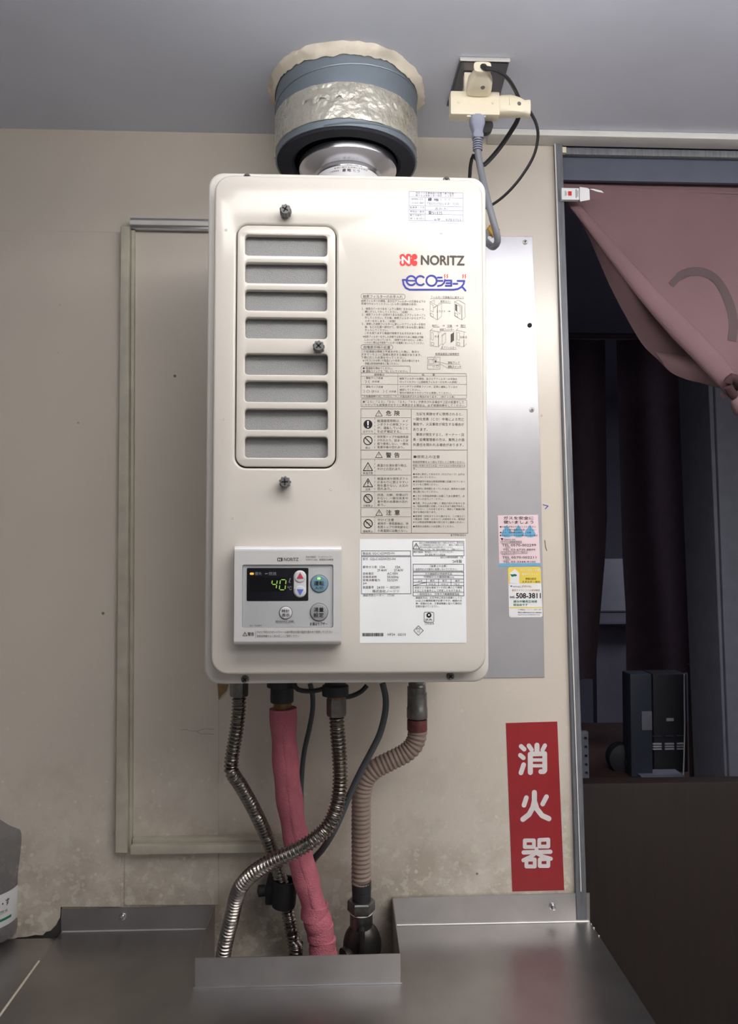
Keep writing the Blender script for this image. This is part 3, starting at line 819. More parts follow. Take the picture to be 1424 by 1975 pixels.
for s, r in (
    ('必ず行う', (.02418,1.55081,.0346,1.54809)), ('禁止', (.02672,1.53288,.03206,1.53045)), ('高温注意', (.02419,1.50547,.03487,1.50293)), ('注意', (.02673,1.48779,.03206,1.48538)), ('分解禁止', (.02421,1.4701,.03486,1.46757)), ('接触禁止', (.02421,1.44246,.03486,1.43994)),
    ('給湯器使用時は、メイ', (.03968,1.56287,.07302,1.55964)), ('ンダクトの排気ファン', (.03968,1.5589,.07301,1.55578)), ('が、運転していること', (.03968,1.55504,.073,1.55193)), ('を必ず確認する。', (.03967,1.55122,.06508,1.54811)),
    ('排気筒トップや給排気部', (.03967,1.5453,.07355,1.54236)), ('が外れたり、詰まった状', (.03967,1.54145,.07354,1.53851)), ('態で使用しない。一酸化', (.03967,1.53771,.07353,1.53477)), ('炭素中毒の恐れあり。', (.03967,1.53397,.069,1.53103)),
    ('高温のお湯を使う時は、', (.03966,1.5142,.07235,1.51109)), ('やけどの恐れあり。', (.03966,1.51024,.06613,1.50713)),
    ('機器本体や排気ダクト', (.03965,1.49976,.07288,1.49671)), ('のまわりに燃えやすい', (.03965,1.49598,.07288,1.49299)), ('物を置かない。火災の', (.03965,1.49226,.07287,1.48928)), ('恐れあり。', (.03965,1.48858,.05483,1.48559)),
    ('改造、分解、修理は行', (.03964,1.48207,.07285,1.47926)), ('わない。一酸化炭素中', (.03964,1.47847,.07284,1.47566)), ('毒や思わぬ事故の恐れ', (.03964,1.47476,.07283,1.47195)), ('あり。', (.03964,1.47119,.04806,1.46838)),
    ('やけど注意', (.03991,1.45509,.0576,1.452)), ('使用中・使用直後は、排', (.03991,1.45106,.07334,1.4482)), ('気筒トップや排気部など', (.03991,1.44724,.07334,1.44444)), ('の高温部には触らない。', (.03991,1.44343,.0722,1.44052)),
    ('左記を実施せずに使用されると、', (.0821,1.57088,.13322,1.56746)), ('一酸化炭素（ＣＯ）中毒による死亡', (.07868,1.56518,.13462,1.56177)), ('事故や、火災事故が発生する場合が', (.07867,1.55961,.13459,1.5562)), ('あります。', (.07866,1.55369,.09452,1.55046)),
    ('事故が発生すると、オーナー・店', (.08204,1.54831,.13453,1.54502)), ('長・設備管理者の方は、業務上の過', (.07863,1.54274,.13478,1.53945)), ('失責任を問われる場合があります。', (.07862,1.53706,.13362,1.53377)),
    ('■使用上の注意', (.07915,1.52397,.10773,1.52057)), ('取扱説明書をよく読んで正しくご使用ください。', (.07829,1.5178,.13523,1.51537)), ('取扱いを誤りますと火災・やけどなどの恐れがありま', (.07828,1.51384,.13549,1.51146)), ('す。', (.07827,1.51034,.08251,1.5078)),
    ('●本体に表示してあるガス（ガスグループ）以外は', (.07854,1.5045,.13487,1.50207)), ('使用しないでください。', (.07853,1.50123,.10397,1.49891)), ('●遠隔操作の場合は取扱説明書に記載されているリ', (.07852,1.49659,.13483,1.49416)), ('モコンをご使用ください。', (.07851,1.49327,.1062,1.4909)),
    ('●機器内に長時間たまっていた水は、飲用または調', (.0785,1.48869,.13479,1.48626)), ('理に用いないでください。', (.07849,1.48532,.10617,1.48295)), ('●ときどき取扱説明書に記載してある要領で、点', (.07848,1.48079,.13475,1.47836)), ('検と手入れを行ってください。', (.07847,1.47743,.11123,1.47507)),
    ('●冬期、冷え込みが厳しく凍結の恐れがあるとき', (.07846,1.47289,.13471,1.47047)), ('は、取扱説明書に記載してある方法で凍結予防をし', (.07846,1.46968,.13486,1.46737)), ('てください。これを怠りますと、凍結して機器が破', (.07845,1.46647,.13484,1.46416)), ('損する場合があります。', (.07844,1.46324,.10383,1.46093)),
    ('●異常時（排気ダクトから煙が出る、こげ臭など）', (.07843,1.45881,.13463,1.45639)), ('や緊急時（地震・火災など）は使用をやめ、販売店', (.07842,1.45561,.1349,1.4533)), ('または取扱説明書記載の窓口までご連絡ください。', (.07841,1.45234,.13432,1.44998)), ('●使用中は換気に十分注意してください。', (.0784,1.44773,.12354,1.44526))):
    IT.T(s, r, .004)
IL.line([(.07828,1.51457),(.13522,1.5148)], lw * .7).line([(.07827,1.51073),(.1352,1.51095)], lw * .7)
IB = Ink('warning_signs', heater, M['ink_black'], CV)
IB.disc((.02953,1.55732), .00487, 28)
pw = .00095
for c in [(.02953,1.53961),(.02965,1.47678),(.02976,1.44946)]:
    IB.ring(c, .00448, pw).seg((c[0] - .0031, c[1] + .0031), (c[0] + .0031, c[1] - .0031), pw)
for c in [(.02953,1.51127),(.02953,1.49381)]: IB.tri(c, .00867, pw * .8)
c = (.02953,1.49353)
IB.poly([(c[0] - .0007, c[1] + .0024), (c[0] + .0007, c[1] + .0024), (c[0] + .0003, c[1] - .0014), (c[0] - .0003, c[1] - .0014)]).disc((c[0], c[1] - .0029), .0006, 8)
c = (.02953,1.50986)
IL.line([(c[0] - .0016, c[1] - .0016), (c[0] + .0016, c[1] - .0016)], lw)
for k in (-1, 0, 1): IL.line([(c[0] + k * .0009, c[1] - .001), (c[0] + k * .0009 + .0003, c[1]), (c[0] + k * .0009, c[1] + .001), (c[0] + k * .0009 + .0003, c[1] + .002)], lw * .8)
c = (.02965,1.47678)
IL.line([(c[0] - .001, c[1] - .003), (c[0] - .0006, c[1] + .0005), (c[0] - .001, c[1] + .002), (c[0] + .001, c[1] + .002), (c[0] + .0006, c[1] + .0005), (c[0] + .001, c[1] - .003)], lw)
c = (.02976,1.44946)
IL.line([(c[0] - .0025, c[1] - .001), (c[0] - .001, c[1] + .0016), (c[0] + .0022, c[1] + .0004), (c[0] + .001, c[1] - .002)], lw)
XW = Ink('exclamation_mark', heater, M['ink_white'], CV, .0004)
c = (.02953,1.55732)
XW.poly([(c[0] - .0009, c[1] + .0036), (c[0] + .0009, c[1] + .0036), (c[0] + .0005, c[1] - .0012), (c[0] - .0005, c[1] - .0012)]).disc((c[0], c[1] - .0029), .0008, 10)

# rating label
rl = plate('rating_label', [[(.02058,1.43289), (.02075,1.32122), (.13589,1.32089), (.13535,1.43296)]], CV - .0003, .0003, M['paper'], heater, label='large white printed rating label')
RB = Ink('label_text', rl, M['ink_black'], CV - .0003)
for s, r in (
    ('製品名', (.02394,1.4187,.03261,1.41591)), ('GQ-C1622WZD-FH', (.03429,1.41869,.05811,1.4159)), ('型式', (.02394,1.41284,.02954,1.41022)), ('GQ-C1622WZD-FH', (.03178,1.41254,.05923,1.40986)),
    ('都市ガス用', (.02395,1.40419,.03877,1.4014)), ('13A', (.04241,1.404,.04801,1.40138)), ('12A', (.05905,1.40398,.06454,1.40136)), ('29.4kW', (.03961,1.4006,.04996,1.39792)), ('27.4kW', (.05753,1.40057,.06762,1.39789)),
    ('定格電圧', (.02395,1.39705,.03569,1.39438)), ('AC100V', (.05024,1.3969,.06201,1.39433)), ('定格周波数', (.02395,1.39343,.03904,1.39081)), ('50/60Hz', (.05024,1.39339,.06256,1.39076)), ('定格消費電力', (.02395,1.38997,.0424,1.38736)), ('32/32W', (.05023,1.38993,.06172,1.38731)),
    ('JIA', (.02395,1.3862,.02842,1.38381)), ('製造番号', (.02396,1.38246,.03568,1.37952)), ('24.03 － 002391', (.03904,1.38208,.06367,1.37946)), ('株式会社ノーリツ', (.03429,1.37836,.0631,1.37518)), ('凍結予防ヒーター', (.02396,1.37355,.04686,1.37099)), ('171W', (.05078,1.3735,.05805,1.37094)),
    ('設計上の標準使用期間を超えて使用されますと、経年劣化', (.08511,1.42976,.13307,1.42785)), ('による事故発生のおそれがあります。　継続して使用される', (.08511,1.4274,.13306,1.4255)), ('場合は安全点検のため点検を受けてください。', (.0851,1.42505,.12174,1.42314)), ('点検については、下記「問合せ連絡先」に　ご連絡ください。', (.08509,1.42269,.13134,1.42079)),
    ('問合せ連絡先　株式会社ノーリツ　コンタクトセンター', (.0789,1.41978,.12228,1.41782)), ('0120-911-026', (.09127,1.41703,.11324,1.41507)), ('設計上の標準使用期間　３年', (.10787,1.41416,.1327,1.41203)), ("’24年製", (.12054,1.41063,.13127,1.40687)),
    ('［設置上の注意］', (.09686,1.40493,.11488,1.40242)), ('・浴室内および屋外に設置しないでください。', (.07942,1.40152,.12615,1.39906)), ('ガス機器防火性能評定品', (.0912,1.39649,.12048,1.39425)), ('可燃物からの離隔距離(cm)', (.08979,1.39302,.12272,1.3905)),
    ('上方', (.08332,1.38903,.08837,1.3868)), ('側方', (.09652,1.38901,.10159,1.38677)), ('前方', (.11003,1.38898,.1151,1.38675)), ('後方', (.12383,1.38895,.12891,1.38672)), ('15以上', (.09511,1.38532,.10298,1.3832)), ('15以上', (.10861,1.38529,.11649,1.38317)), ('1以上', (.12269,1.38526,.12889,1.38314)),
    ('排気トップ部を排気フード内に挿入して使用', (.07993,1.38173,.13113,1.37928)), ('することを条件として評定したものである。', (.07992,1.3785,.13055,1.37604)), ('一般財団法人　日本ガス機器検査協会', (.08272,1.37481,.12827,1.37224)),
    ('機器前方は、火災予防上安全な距離として15', (.08102,1.37079,.13107,1.36845)), ('cm以上の離隔距離が必要ですが、機器の点', (.08102,1.36767,.13106,1.36533)), ('検・修理のため、工事説明書に従って適切な', (.08101,1.36455,.13104,1.36221)), ('空間を設けてください。', (.081,1.36147,.10626,1.35913)),
    ('CM1014', (.09104,1.34276,.10058,1.34076)), ('PS', (.08178,1.33709,.08598,1.33503)), ('TG', (.08222,1.33415,.08558,1.33226)), ('HF24', (.05073,1.33168,.05855,1.32907)), ('03210', (.06163,1.33162,.07029,1.32902)), ('JIA', (.09105,1.34721,.09919,1.34443))):
    RB.T(s, r, .006)
for r in ((.02249,1.42014,.07552,1.415), (.0225,1.41394,.07581,1.37407), (.07818,1.43055,.1336,1.41473), (.0783,1.40577,.13333,1.39833), (.07825,1.39721,.13329,1.37157)): RB.frame(r, .00045)
for a in [[(.07817,1.42035),(.13359,1.42033)],[(.07828,1.39374),(.13328,1.39364)],[(.07827,1.38989),(.13326,1.38978)],[(.07826,1.38626),(.13324,1.38614)],[(.07825,1.38269),(.13323,1.38256)],[(.07823,1.37566),(.13319,1.37552)],[(.09265,1.38986),(.09263,1.38266)],[(.10581,1.38983),(.10579,1.38263)],[(.11933,1.38981),(.1193,1.3826)],[(.07825,1.38269),(.09264,1.38623)]]:
    RB.line(a, .0004)
RB.warn((.08173,1.42522), .00616, .0006)
RB.frame((.09011,1.35417,.1006,1.34343), .0005, .0015).disc((.09528,1.35083), .00274, 18)
c = (.08401,1.33448); h = .00515
RB.line([(c[0], c[1] + h), (c[0] + h, c[1]), (c[0], c[1] - h), (c[0] - h, c[1])], .0005, True)
bx0, bz1, bx1, bz0 = (.02342,1.3321,.04627,1.32861)
rr = random.Random(3)
n = 30
for i in range(n):
    x = bx0 + (bx1 - bx0) * i / n
    RB.rect((x, bz1, x + (bx1 - bx0) / n * rr.choice((.35, .5, .75)), bz0))
RW = Ink('emblem_eye', rl, M['paper'], CV - .0003, .0004)
RW.disc((.09528,1.35111), .00101, 12)

# ================================================================== REMOTE CONTROLLER on the heater's front
CT = -.2785
rc = thing('remote_controller', (-.05663,-.262,1.37159), 'square silver remote controller with a lit display, on the lower left of the heater', 'controller')
kx0, kz1, kx1, kz0 = (-.11116,1.42524,.00081,1.32143)
ix0, iz1, ix1, iz0 = (-.10307,1.40592,-.00764,1.34005)
plate('housing', [rrect(kx0, kz0 + .0046, kx1, kz1 - .0052, .0004, 2), rrect(ix0, iz0, ix1, iz1, .002, 4)], CT, .0162, M['silver'], rc)
def qarc(z_edge, z_in, d, n=6):
    return [(CT + d * (1 - math.sin(PI / 2 * i / n)), z_edge + (z_in - z_edge) * (1 - math.cos(PI / 2 * i / n))) for i in range(n + 1)]
extrude_x('top_edge', [(CV - .0002, kz1), *qarc(kz1, kz1 - .0052, .0042), (CV - .0002, kz1 - .0052)], kx0, kx1, M['silver'], rc)
extrude_x('bottom_edge', [(CV - .0002, kz0), *qarc(kz0, kz0 + .0046, .0075), (CV - .0002, kz0 + .0046)], kx0, kx1, M['silver'], rc)
plate('inset_panel', [rrect(ix0 + .0002, iz0 + .0002, ix1 - .0002, iz1 - .0002, .002, 4)], CT + .0018, .006, M['panel'], rc, bev=.0004)
IP = CT + .0018
disp = plate('display', [rrect(*(-.09848,1.40245,-.03386,1.36783), .0012, 4)], IP - .0004, .002, M['display'], rc, bev=.0003)
plate('display_window', [rrect(*(-.09523,1.39229,-.05698,1.37763), .0008, 3)], IP - .0006, .001, M['lcd'], disp)
DG = Ink('lit_digits', disp, M['digit'], IP - .0006)
def seven(x0, z1, x1, z0, on, slant=.0006, w=.0009):
    zm = (z0 + z1) / 2
    P = {'a': ((x0, z1), (x1, z1)), 'b': ((x1, z1), (x1, zm)), 'c': ((x1, zm), (x1, z0)), 'd': ((x0, z0), (x1, z0)), 'e': ((x0, zm), (x0, z0)), 'f': ((x0, z1), (x0, zm)), 'g': ((x0, zm), (x1, zm))}
    for k in on:
        a, b = (Vector((p[0] + slant * (p[1] - zm) / (z1 - zm), p[1])) for p in P[k])
        d = (b - a) * .14
        DG.seg(a + d, b - d, w)
seven(*(-.07219,1.38983,-.06703,1.3806), 'fbgc')
seven(*(-.06377,1.39009,-.0578,1.37949), 'abcdef')
lo = Ink('priority_lamp', disp, M['led_orange'], IP - .0006)
lo.poly(rrect(*(-.0953,1.39754,-.09097,1.39526), .0011, 4))
DP = Ink('display_lettering', disp, M['grey_print'], IP - .0006)
DP.T('優先', (-.09015,1.39829,-.08283,1.39487), .004).T('燃焼', (-.07551,1.39827,-.06747,1.39473), .004).T('℃', (-.05561,1.38317,-.05126,1.3792), .01)
DP.seg((-.07931,1.39638), (-.07632,1.39648), .0009)
DP.line([(-.05428,1.38763),(-.05293,1.39007),(-.0525,1.39143),(-.05331,1.39143),(-.05401,1.38844),(-.05373,1.38681),(-.05264,1.38735)], .0004)
pill = plate('temperature_rocker', [rrect(*(-.04932,1.39986,-.03604,1.37129), .00659, 8)], IP - .0014, .002, M['button_pale'], rc, bev=.0008)
for nm, c in (('up_button', (-.04255,1.3932)), ('down_button', (-.04249,1.37788))):
    plate(nm, [circle(c[0], c[1], .00581, 28)], IP - .0024, .0012, M['button_pale'], pill, bev=.0007)
for nm, mt, p in (('up_arrow', 'arrow_red', [(-.04245,1.39791),(-.04606,1.39113),(-.03863,1.39112)]), ('down_arrow', 'arrow_blue', [(-.04236,1.37368),(-.04602,1.38019),(-.03859,1.38017)])):
    Ink(nm, pill, M[mt], IP - .0024).poly(p)
for nm, mt, c, r in (('run_button', 'button_blue', (-.02238,1.38571), .00894), ('clock_button', 'button_pale', (-.05759,1.35542), .00636), ('volume_button', 'button_grey', (-.02258,1.35584), .00905)):
    plate(nm, [circle(c[0], c[1], r, 32)], IP - .0014, .002, M[mt], rc, bev=.0010)
    plate('button_surround', [circle(c[0], c[1], r + .0007, 32), circle(c[0], c[1], r + .0001, 32)], IP - .0003, .0004, M['knob'], rc)
lg = Ink('running_lamp', rc, M['led_green'], IP - .0014)
lg.poly(rrect(*(-.02452,1.39256,-.02093,1.39017), .0008, 4))
BT = Ink('button_lettering', rc, M['ink_black'], IP - .0014)
BT.T('運転', (-.02776,1.3887,-.01744,1.38387), .012).T('入/切', (-.02704,1.383,-.01829,1.37986)).T('時計', (-.0615,1.35913,-.0534,1.35561), .008).T('表示', (-.06148,1.3548,-.05338,1.3513), .008).T('湯量', (-.02806,1.3609,-.01764,1.3563), .012).T('設定', (-.02804,1.35533,-.01763,1.35062), .012)
PT = Ink('panel_lettering', rc, M['ink_black'], IP)
PT.T('時計合わせは２秒押し', (-.06808,1.34758,-.04785,1.34439), .006).T('お湯はりブザー', (-.03209,1.34543,-.01386,1.34191), .012)
PT2 = Ink('model_lettering', rc, M['ink'], IP)
PT2.T('RC-7508M', (-.09479,1.34289,-.08279,1.34116))
HT = Ink('housing_lettering', rc, M['ink'], CT, many=True)
HT.T('NORITZ', (-.05944,1.41309,-.04433,1.40972), .02, 3).T('問合せ連絡先　コンタクトセンター', (-.03645,1.41503,-.00799,1.41296)).T('0120-911-026　修理受付24時間', (-.03644,1.4122,-.00771,1.41002), .006)
HT.poly(rrect(*(-.06649,1.41321,-.06085,1.40941), .0008, 3))
HT.warn((-.09978,1.33362), .00395, .0005).T('警告', (-.09687,1.33548,-.09018,1.33165), .014).seg((-.08854,1.33724), (-.08849,1.32915), .0003)
HT.T('やけど予防のためシャワー・入浴の際はお湯の温度を確かめて使用してください', (-.08734,1.33689,-.00838,1.33392)).T('取扱説明書をよく読み正しくご使用ください', (-.08731,1.3327,-.04337,1.3299))
Ink('emblem_letter', rc, M['paper'], CT, .0004).T('N', (-.06541,1.41245,-.06296,1.41), .03)

# ================================================================== EXHAUST DUCT hanging from the ceiling
DX, DY, DR = .0068, -.104, .0930
duct = thing('exhaust_duct', (DX, DY, CEIL), 'short wide grey duct taped in silver, coming down from the ceiling above the heater', 'duct')
lathe('duct_pipe', [(DR - .002, 1.926), (DR, 1.926), (DR, CEIL)], (DX, DY, 0), M['duct'], duct, n=96)
# spiral lock seam standing off the pipe
sp = []
for i in range(121):
    a = math.radians(160 + 3 * i)
    sp.append((DX + (DR + .0002) * math.cos(a), DY + (DR + .0002) * math.sin(a), 2.0026 + .018 * (i - 40) / 50))
sp2 = [(x, y, z - .072) for x, y, z in sp if 1.927 < z - .072 < 2.0365]
sp = [p for p in sp if p[2] < CEIL - .003]
tube('spiral_seam', sp, .0011, M['duct'], duct, n=6, smooth=False)
tube('spiral_seam', sp2, .0011, M['duct'], duct, n=6, smooth=False)
rt = random.Random(5)
def band(z0, z1, rr0, seed):
    r_ = random.Random(seed)
    nn = 110
    wob = [r_.uniform(-.0005, .0005) for _ in range(nn)]
    cr = [max(0., math.sin(i * .9 + seed) + math.sin(i * 2.3)) * r_.uniform(0, .0006) for i in range(nn)]
    def jit(k, i, r, h):
        return (r + cr[i] * (1.0 if k % 2 else .3) + r_.uniform(0, .00025), h + wob[i] * (1 if k in (0, 1, 5, 6) else 0))
    prof = [(DR, z0), (rr0, z0 + .0002)] + [(rr0 + .0002 * (k % 2), z0 + (z1 - z0) * k / 6) for k in range(1, 6)] + [(rr0, z1 - .0002), (DR, z1)]
    return lathe('tape_band', prof, (DX, DY, 0), M['duct_tape'], duct, n=nn, jit=jit, angle=50)
band(1.9342, 1.9589, DR + .0014, 3)
band(1.9538, 1.979, DR + .0008, 4)
# loose tongue of tape across both bands
bm = bmesh.new()
prev = None
r_ = random.Random(9)
for i in range(26):
    a = math.radians(236 + 40 * i / 25)
    zt = 1.9779 - .014 * math.sin(i / 25 * PI) * .4 - (.010 if i < 7 else 0) * (7 - i) / 7
    zb = 1.9574 + r_.uniform(-.0015, .0015) + .004 * math.sin(i * .8)
    R_ = DR + .0022 + r_.uniform(0, .0012)
    cur = [bm.verts.new((DX + R_ * math.cos(a), DY + R_ * math.sin(a), zb)), bm.verts.new((DX + (R_ + r_.uniform(0, .0012)) * math.cos(a), DY + (R_ + .0005) * math.sin(a), (zb + zt) / 2)), bm.verts.new((DX + (DR + .0015) * math.cos(a), DY + (DR + .0015) * math.sin(a), zt))]
    if prev:
        for k in range(2): bm.faces.new((prev[k], cur[k], cur[k + 1], prev[k + 1]))
    prev = cur
link('tape_flap', bm, M['duct_tape'], duct, angle=60)
lathe('insulation_ring', [(DR - .0022, 1.926), (DR - .0022, 1.9748), (.0678, 1.9748), (.0678, 1.927), (.0720, 1.924), (DR - .0035, 1.9234), (DR - .0022, 1.926)], (DX, DY, 0), M['insulation'], duct, n=72)
# torn cloth tape where the duct meets the ceiling
nn = 140
r_ = random.Random(12)
w0 = [r_.uniform(-.0022, .0022) for _ in range(nn)]
w1 = [r_.uniform(-.0022, .0030) for _ in range(nn)]
for _ in range(1):
    w1 = [(w1[i - 1] + 2 * w1[i] + w1[(i + 1) % nn]) / 4 for i in range(nn)]
lowf = [.0022 * math.sin(i * 2 * PI / nn * 5 + 1) + .0016 * math.sin(i * 2 * PI / nn * 11) for i in range(nn)]
def jit(k, i, r, h):
    if k == 0: return (r + .0003, h + w0[i] * .6 + lowf[i] * .5)
    if k >= 4: return (r + w1[i] * (k == 4), h)
    if k == 1: return (r + .4 * abs(w1[i]), h + .6 * lowf[i])
    if k == 2: return (r + w1[i] + .5 * lowf[i], h + .4 * w0[i])
    return (r + w1[(i * 3) % nn] + lowf[i], h)
lathe('torn_tape_collar', [(DR + .0008, 2.0125), (DR + .0035, 2.0150), (DR + .0065, 2.0180), (DR + .0085, 2.0210), (DR + .0090, CEIL - .0002), (DR, CEIL)], (DX, DY, 0), M['collar'], duct, n=nn, jit=jit, angle=60)


# ================================================================== SOCKET, ADAPTER, PLUGS on the ceiling
OZ = 2.019
pl = [(.1458,-.18087,2.019),(.20685,-.18026,2.019),(.21114,-.09755,2.019),(.14328,-.08307,2.019)]
sock = thing('ceiling_socket', (.172, -.15, CEIL), 'dark metal socket plate on the ceiling right of the duct', 'socket')
bm = bmesh.new()
lo_ = [bm.verts.new((p[0], p[1], OZ)) for p in pl]
hi_ = [bm.verts.new((p[0], p[1], CEIL)) for p in pl]
bm.faces.new(lo_)
for i in range(4): bm.faces.new((lo_[i], lo_[(i + 1) % 4], hi_[(i + 1) % 4], hi_[i]))
bmesh.ops.bevel(bm, geom=[e for e in bm.edges if abs(e.verts[0].co.z - OZ) < 1e-6 and abs(e.verts[1].co.z - OZ) < 1e-6], offset=.002, segments=2, affect='EDGES')
link('face_plate', bm, M['plate'], sock)
box('painted_lit_edge', pl[0][0] - .0005, pl[1][0] + .0005, pl[0][1] - .0018, pl[0][1] - .0002, OZ - .0002, CEIL - .0005, M['bright_screw'], sock, bev=.0006)  # bright material stands in for light on the plate's front edge
box('socket_insert', .158, .184, -.155, -.115, OZ - .002, OZ + .002, M['ivory'], sock, bev=.001)

AY0, AY1 = -.166, -.150
ax0, az1, ax1, az0 = (.136,1.99132,.19775,1.96156)
ad = thing('plug_adapter', ((ax0 + ax1) / 2, -.15, az1), 'ivory three-way plug adapter hanging from the ceiling socket', 'adapter')
box('adapter_body', ax0, ax1, AY0, AY1, az0, az1, M['ivory'], ad, bev=.0018)
box('outlet_collar', .15699, .18038, AY0 + .0025, AY1 - .002, az0 - .0016, az0 + .002, M['ivory'], ad, bev=.0006)
box('adapter_neck', ax0 + .018, ax1 - .018, AY0 + .004, AY1 - .002, az1 - .002, OZ - .001, M['ivory'], ad, bev=.001)
for x in (.14606, .18896):
    lathe('body_screw', [(.0019, 0), (.0014, .0006), (0, .0006)], (x, AY0, 1.97661), M['ivory'], ad, axis=(0, -1, 0), n=14)

def bar_loft(bm, secs):
    """loft rounded rectangular sections: (centre, half vector a, half vector b)"""
    prev = None
    for c, ha, hb in secs:
        c, ha, hb = Vector(c), Vector(ha), Vector(hb)
        ring = []
        for i in range(16):
            t = 2 * PI * i / 16
            ca, sa = math.cos(t), math.sin(t)
            f = lambda v: math.copysign(abs(v) ** .5, v)
            ring.append(bm.verts.new(c + ha * f(ca) + hb * f(sa)))
        if prev:
            for i in range(16): bm.faces.new((prev[i], prev[(i + 1) % 16], ring[(i + 1) % 16], ring[i]))
        else: bm.faces.new(list(reversed(ring)))
        prev = ring
    bm.faces.new(prev)

# plug pushed into the front of the adapter, its cord end towards the room
fc = Vector((.17034,-.172,1.99062))
pt = Vector((.16853,-.205,1.99526))
p1 = thing('front_plug', tuple(fc), 'ivory plug with a black cord in the front face of the adapter', 'plug', None)
bm = bmesh.new()
d = pt - fc
up = Vector((0, .25, 1)); rt_ = Vector((1, 0, 0))
bar_loft(bm, [(fc + Vector((0, .006, 0)), rt_ * .0150, up * .0075), (fc + d * .12, rt_ * .0155, up * .0085), (fc + d * .45, rt_ * .0148, up * .0085), (fc + d * .72, rt_ * .0105, up * .007), (fc + d * .86, rt_ * .0092, up * .0066), (fc + d, rt_ * .0108, up * .0075), (fc + d * 1.06, rt_ * .0105, up * .0072)])
link('plug_body', bm, M['ivory'], p1)
lathe('plug_screw', [(.0028, 0), (.0024, .0008), (0, .0008)], tuple(fc + d * .38 + Vector((.003, -.001, -.0085))), M['knob'], p1, axis=(0, -.3, -1), n=14)
e = fc + d * 1.065
lathe('cord_hole', [(.0042, 0), (0, .0004)], tuple(e + Vector((.001, 0, 0))), M['slot'], p1, axis=tuple(d), n=14)
tube('cord', [tuple(e), (.17209,-.212,1.99012), (.18241,-.21,1.9898), (.20008,-.195,1.9904), (.21679,-.17,1.98969), (.23183,-.13,1.99841), (.23581,-.105,1.99384), (.22875,-.09,1.9831), (.21343,-.085,1.96188), (.19773,-.085,1.94362), (.19135,-.085,1.93991), (.18456,-.08,1.95101), (.18053,-.075,1.95791), (.17779,-.07,1.94743), (.17625,-.07,1.92779), (.17328,-.07,1.90816), (HX1 - .008, -.07, 1.8915)], .0031, M['black'], p1, n=10, flat=(.75, 1.15))

# plug in the adapter's right side
sx = .19949; szz = 1.9767
p2 = thing('side_plug', (sx, -.158, szz), 'ivory plug with a black cord in the right side of the adapter', 'plug')
bm = bmesh.new()
U = Vector((0, 0, 1)); Yv = Vector((0, 1, 0))
ln = .23667 - sx
bar_loft(bm, [((sx - .003, -.158, szz), U * .0108, Yv * .008), ((sx + .001, -.158, szz + .0003), U * .0118, Yv * .0095), ((sx + ln * .35, -.158, szz + .0008), U * .0122, Yv * .0095), ((sx + ln * .62, -.158, szz - .0004), U * .0108, Yv * .0085), ((sx + ln * .82, -.158, szz - .0018), U * .0088, Yv * .007), ((sx + ln * .97, -.158, szz - .0026), U * .0102, Yv * .0078), ((sx + ln, -.158, szz - .0028), U * .0100, Yv * .0076)])
link('plug_body', bm, M['ivory'], p2)
box('grip_rib', sx + ln * .26, sx + ln * .29, -.1685, -.166, szz - .003, szz + .0065, M['ivory'], p2, bev=.0004)
lathe('plug_screw', [(.0027, 0), (.0022, .0007), (0, .0007)], (sx + ln * .60, -.1663, szz - .0004), M['knob'], p2, axis=(0, -1, 0), n=14)
tube('cord', [(sx + ln * .98, -.158, szz - .0035), (.24255,-.148,1.97357), (.25061,-.14,1.96553), (.25522,-.13,1.9542), (.25225,-.12,1.93543), (.24087,-.11,1.91604), (.22578,-.1,1.89896), (.21043,-.09,1.88788), (.19479,-.08,1.88224), (HX1 - .006, -.075, 1.86835)], .0027, M['black'], p2, n=10, flat=(.7, 1.15))

# grey moulded plug below, its cord runs behind the heater
gc = (.17018,-.158,1.9607)
p3 = thing('lower_plug', gc, 'blue-grey moulded plug with a grey cord under the adapter', 'plug')
bm = bmesh.new()
Xv = Vector((1, 0, 0))
g0, g1 = Vector((.17019,-.158,1.9627)), Vector((.17247,-.152,1.93815))
bar_loft(bm, [(g0, Xv * .0098, Yv * .008), (g0.lerp(g1, .35), Xv * .0094, Yv * .0078), (g0.lerp(g1, .6), Xv * .0070, Yv * .0065), (g0.lerp(g1, .75), Xv * .0062, Yv * .006), (g0.lerp(g1, .82), Xv * .0072, Yv * .0065), (g1, Xv * .0070, Yv * .0062)])
link('plug_body', bm, M['plug_grey'], p3)
for k in range(5):
    c = Vector((.17062,-.16,1.93234)).lerp(Vector((.17053,-.16,1.91776)), (k + .3) / 5)
    lathe('strain_ring', [(.003, -.0008), (.0060, -.0008), (.0062, 0), (.0060, .0008), (.003, .0008)], tuple(c), M['plug_grey'], p3, n=18)
tube('cord', [(.17063,-.16,1.93499), (.17086,-.16,1.91777), (.17437,-.158,1.89704), (.17935,-.168,1.85929), (.18606,-.172,1.82827), (.1915,-.17,1.80975), (.1938,-.165,1.80146), (.19134,-.155,1.79895), (.18752,-.145,1.8056), (.18294,-.135,1.81768), (.18635,-.118,1.83305), (HX1 - .008, -.105, 1.83909)], .0042, M['cord_grey'], p3, n=14)
lathe('plug_shadow_disc', [(.0, 0), (.0088, 0), (.0098, .002), (.0098, .010), (0, .010)], (.18284,-.14,1.95724), M['black'], ad, axis=(0, -1, 0), n=24)  # black disc put in as the plug's shadow

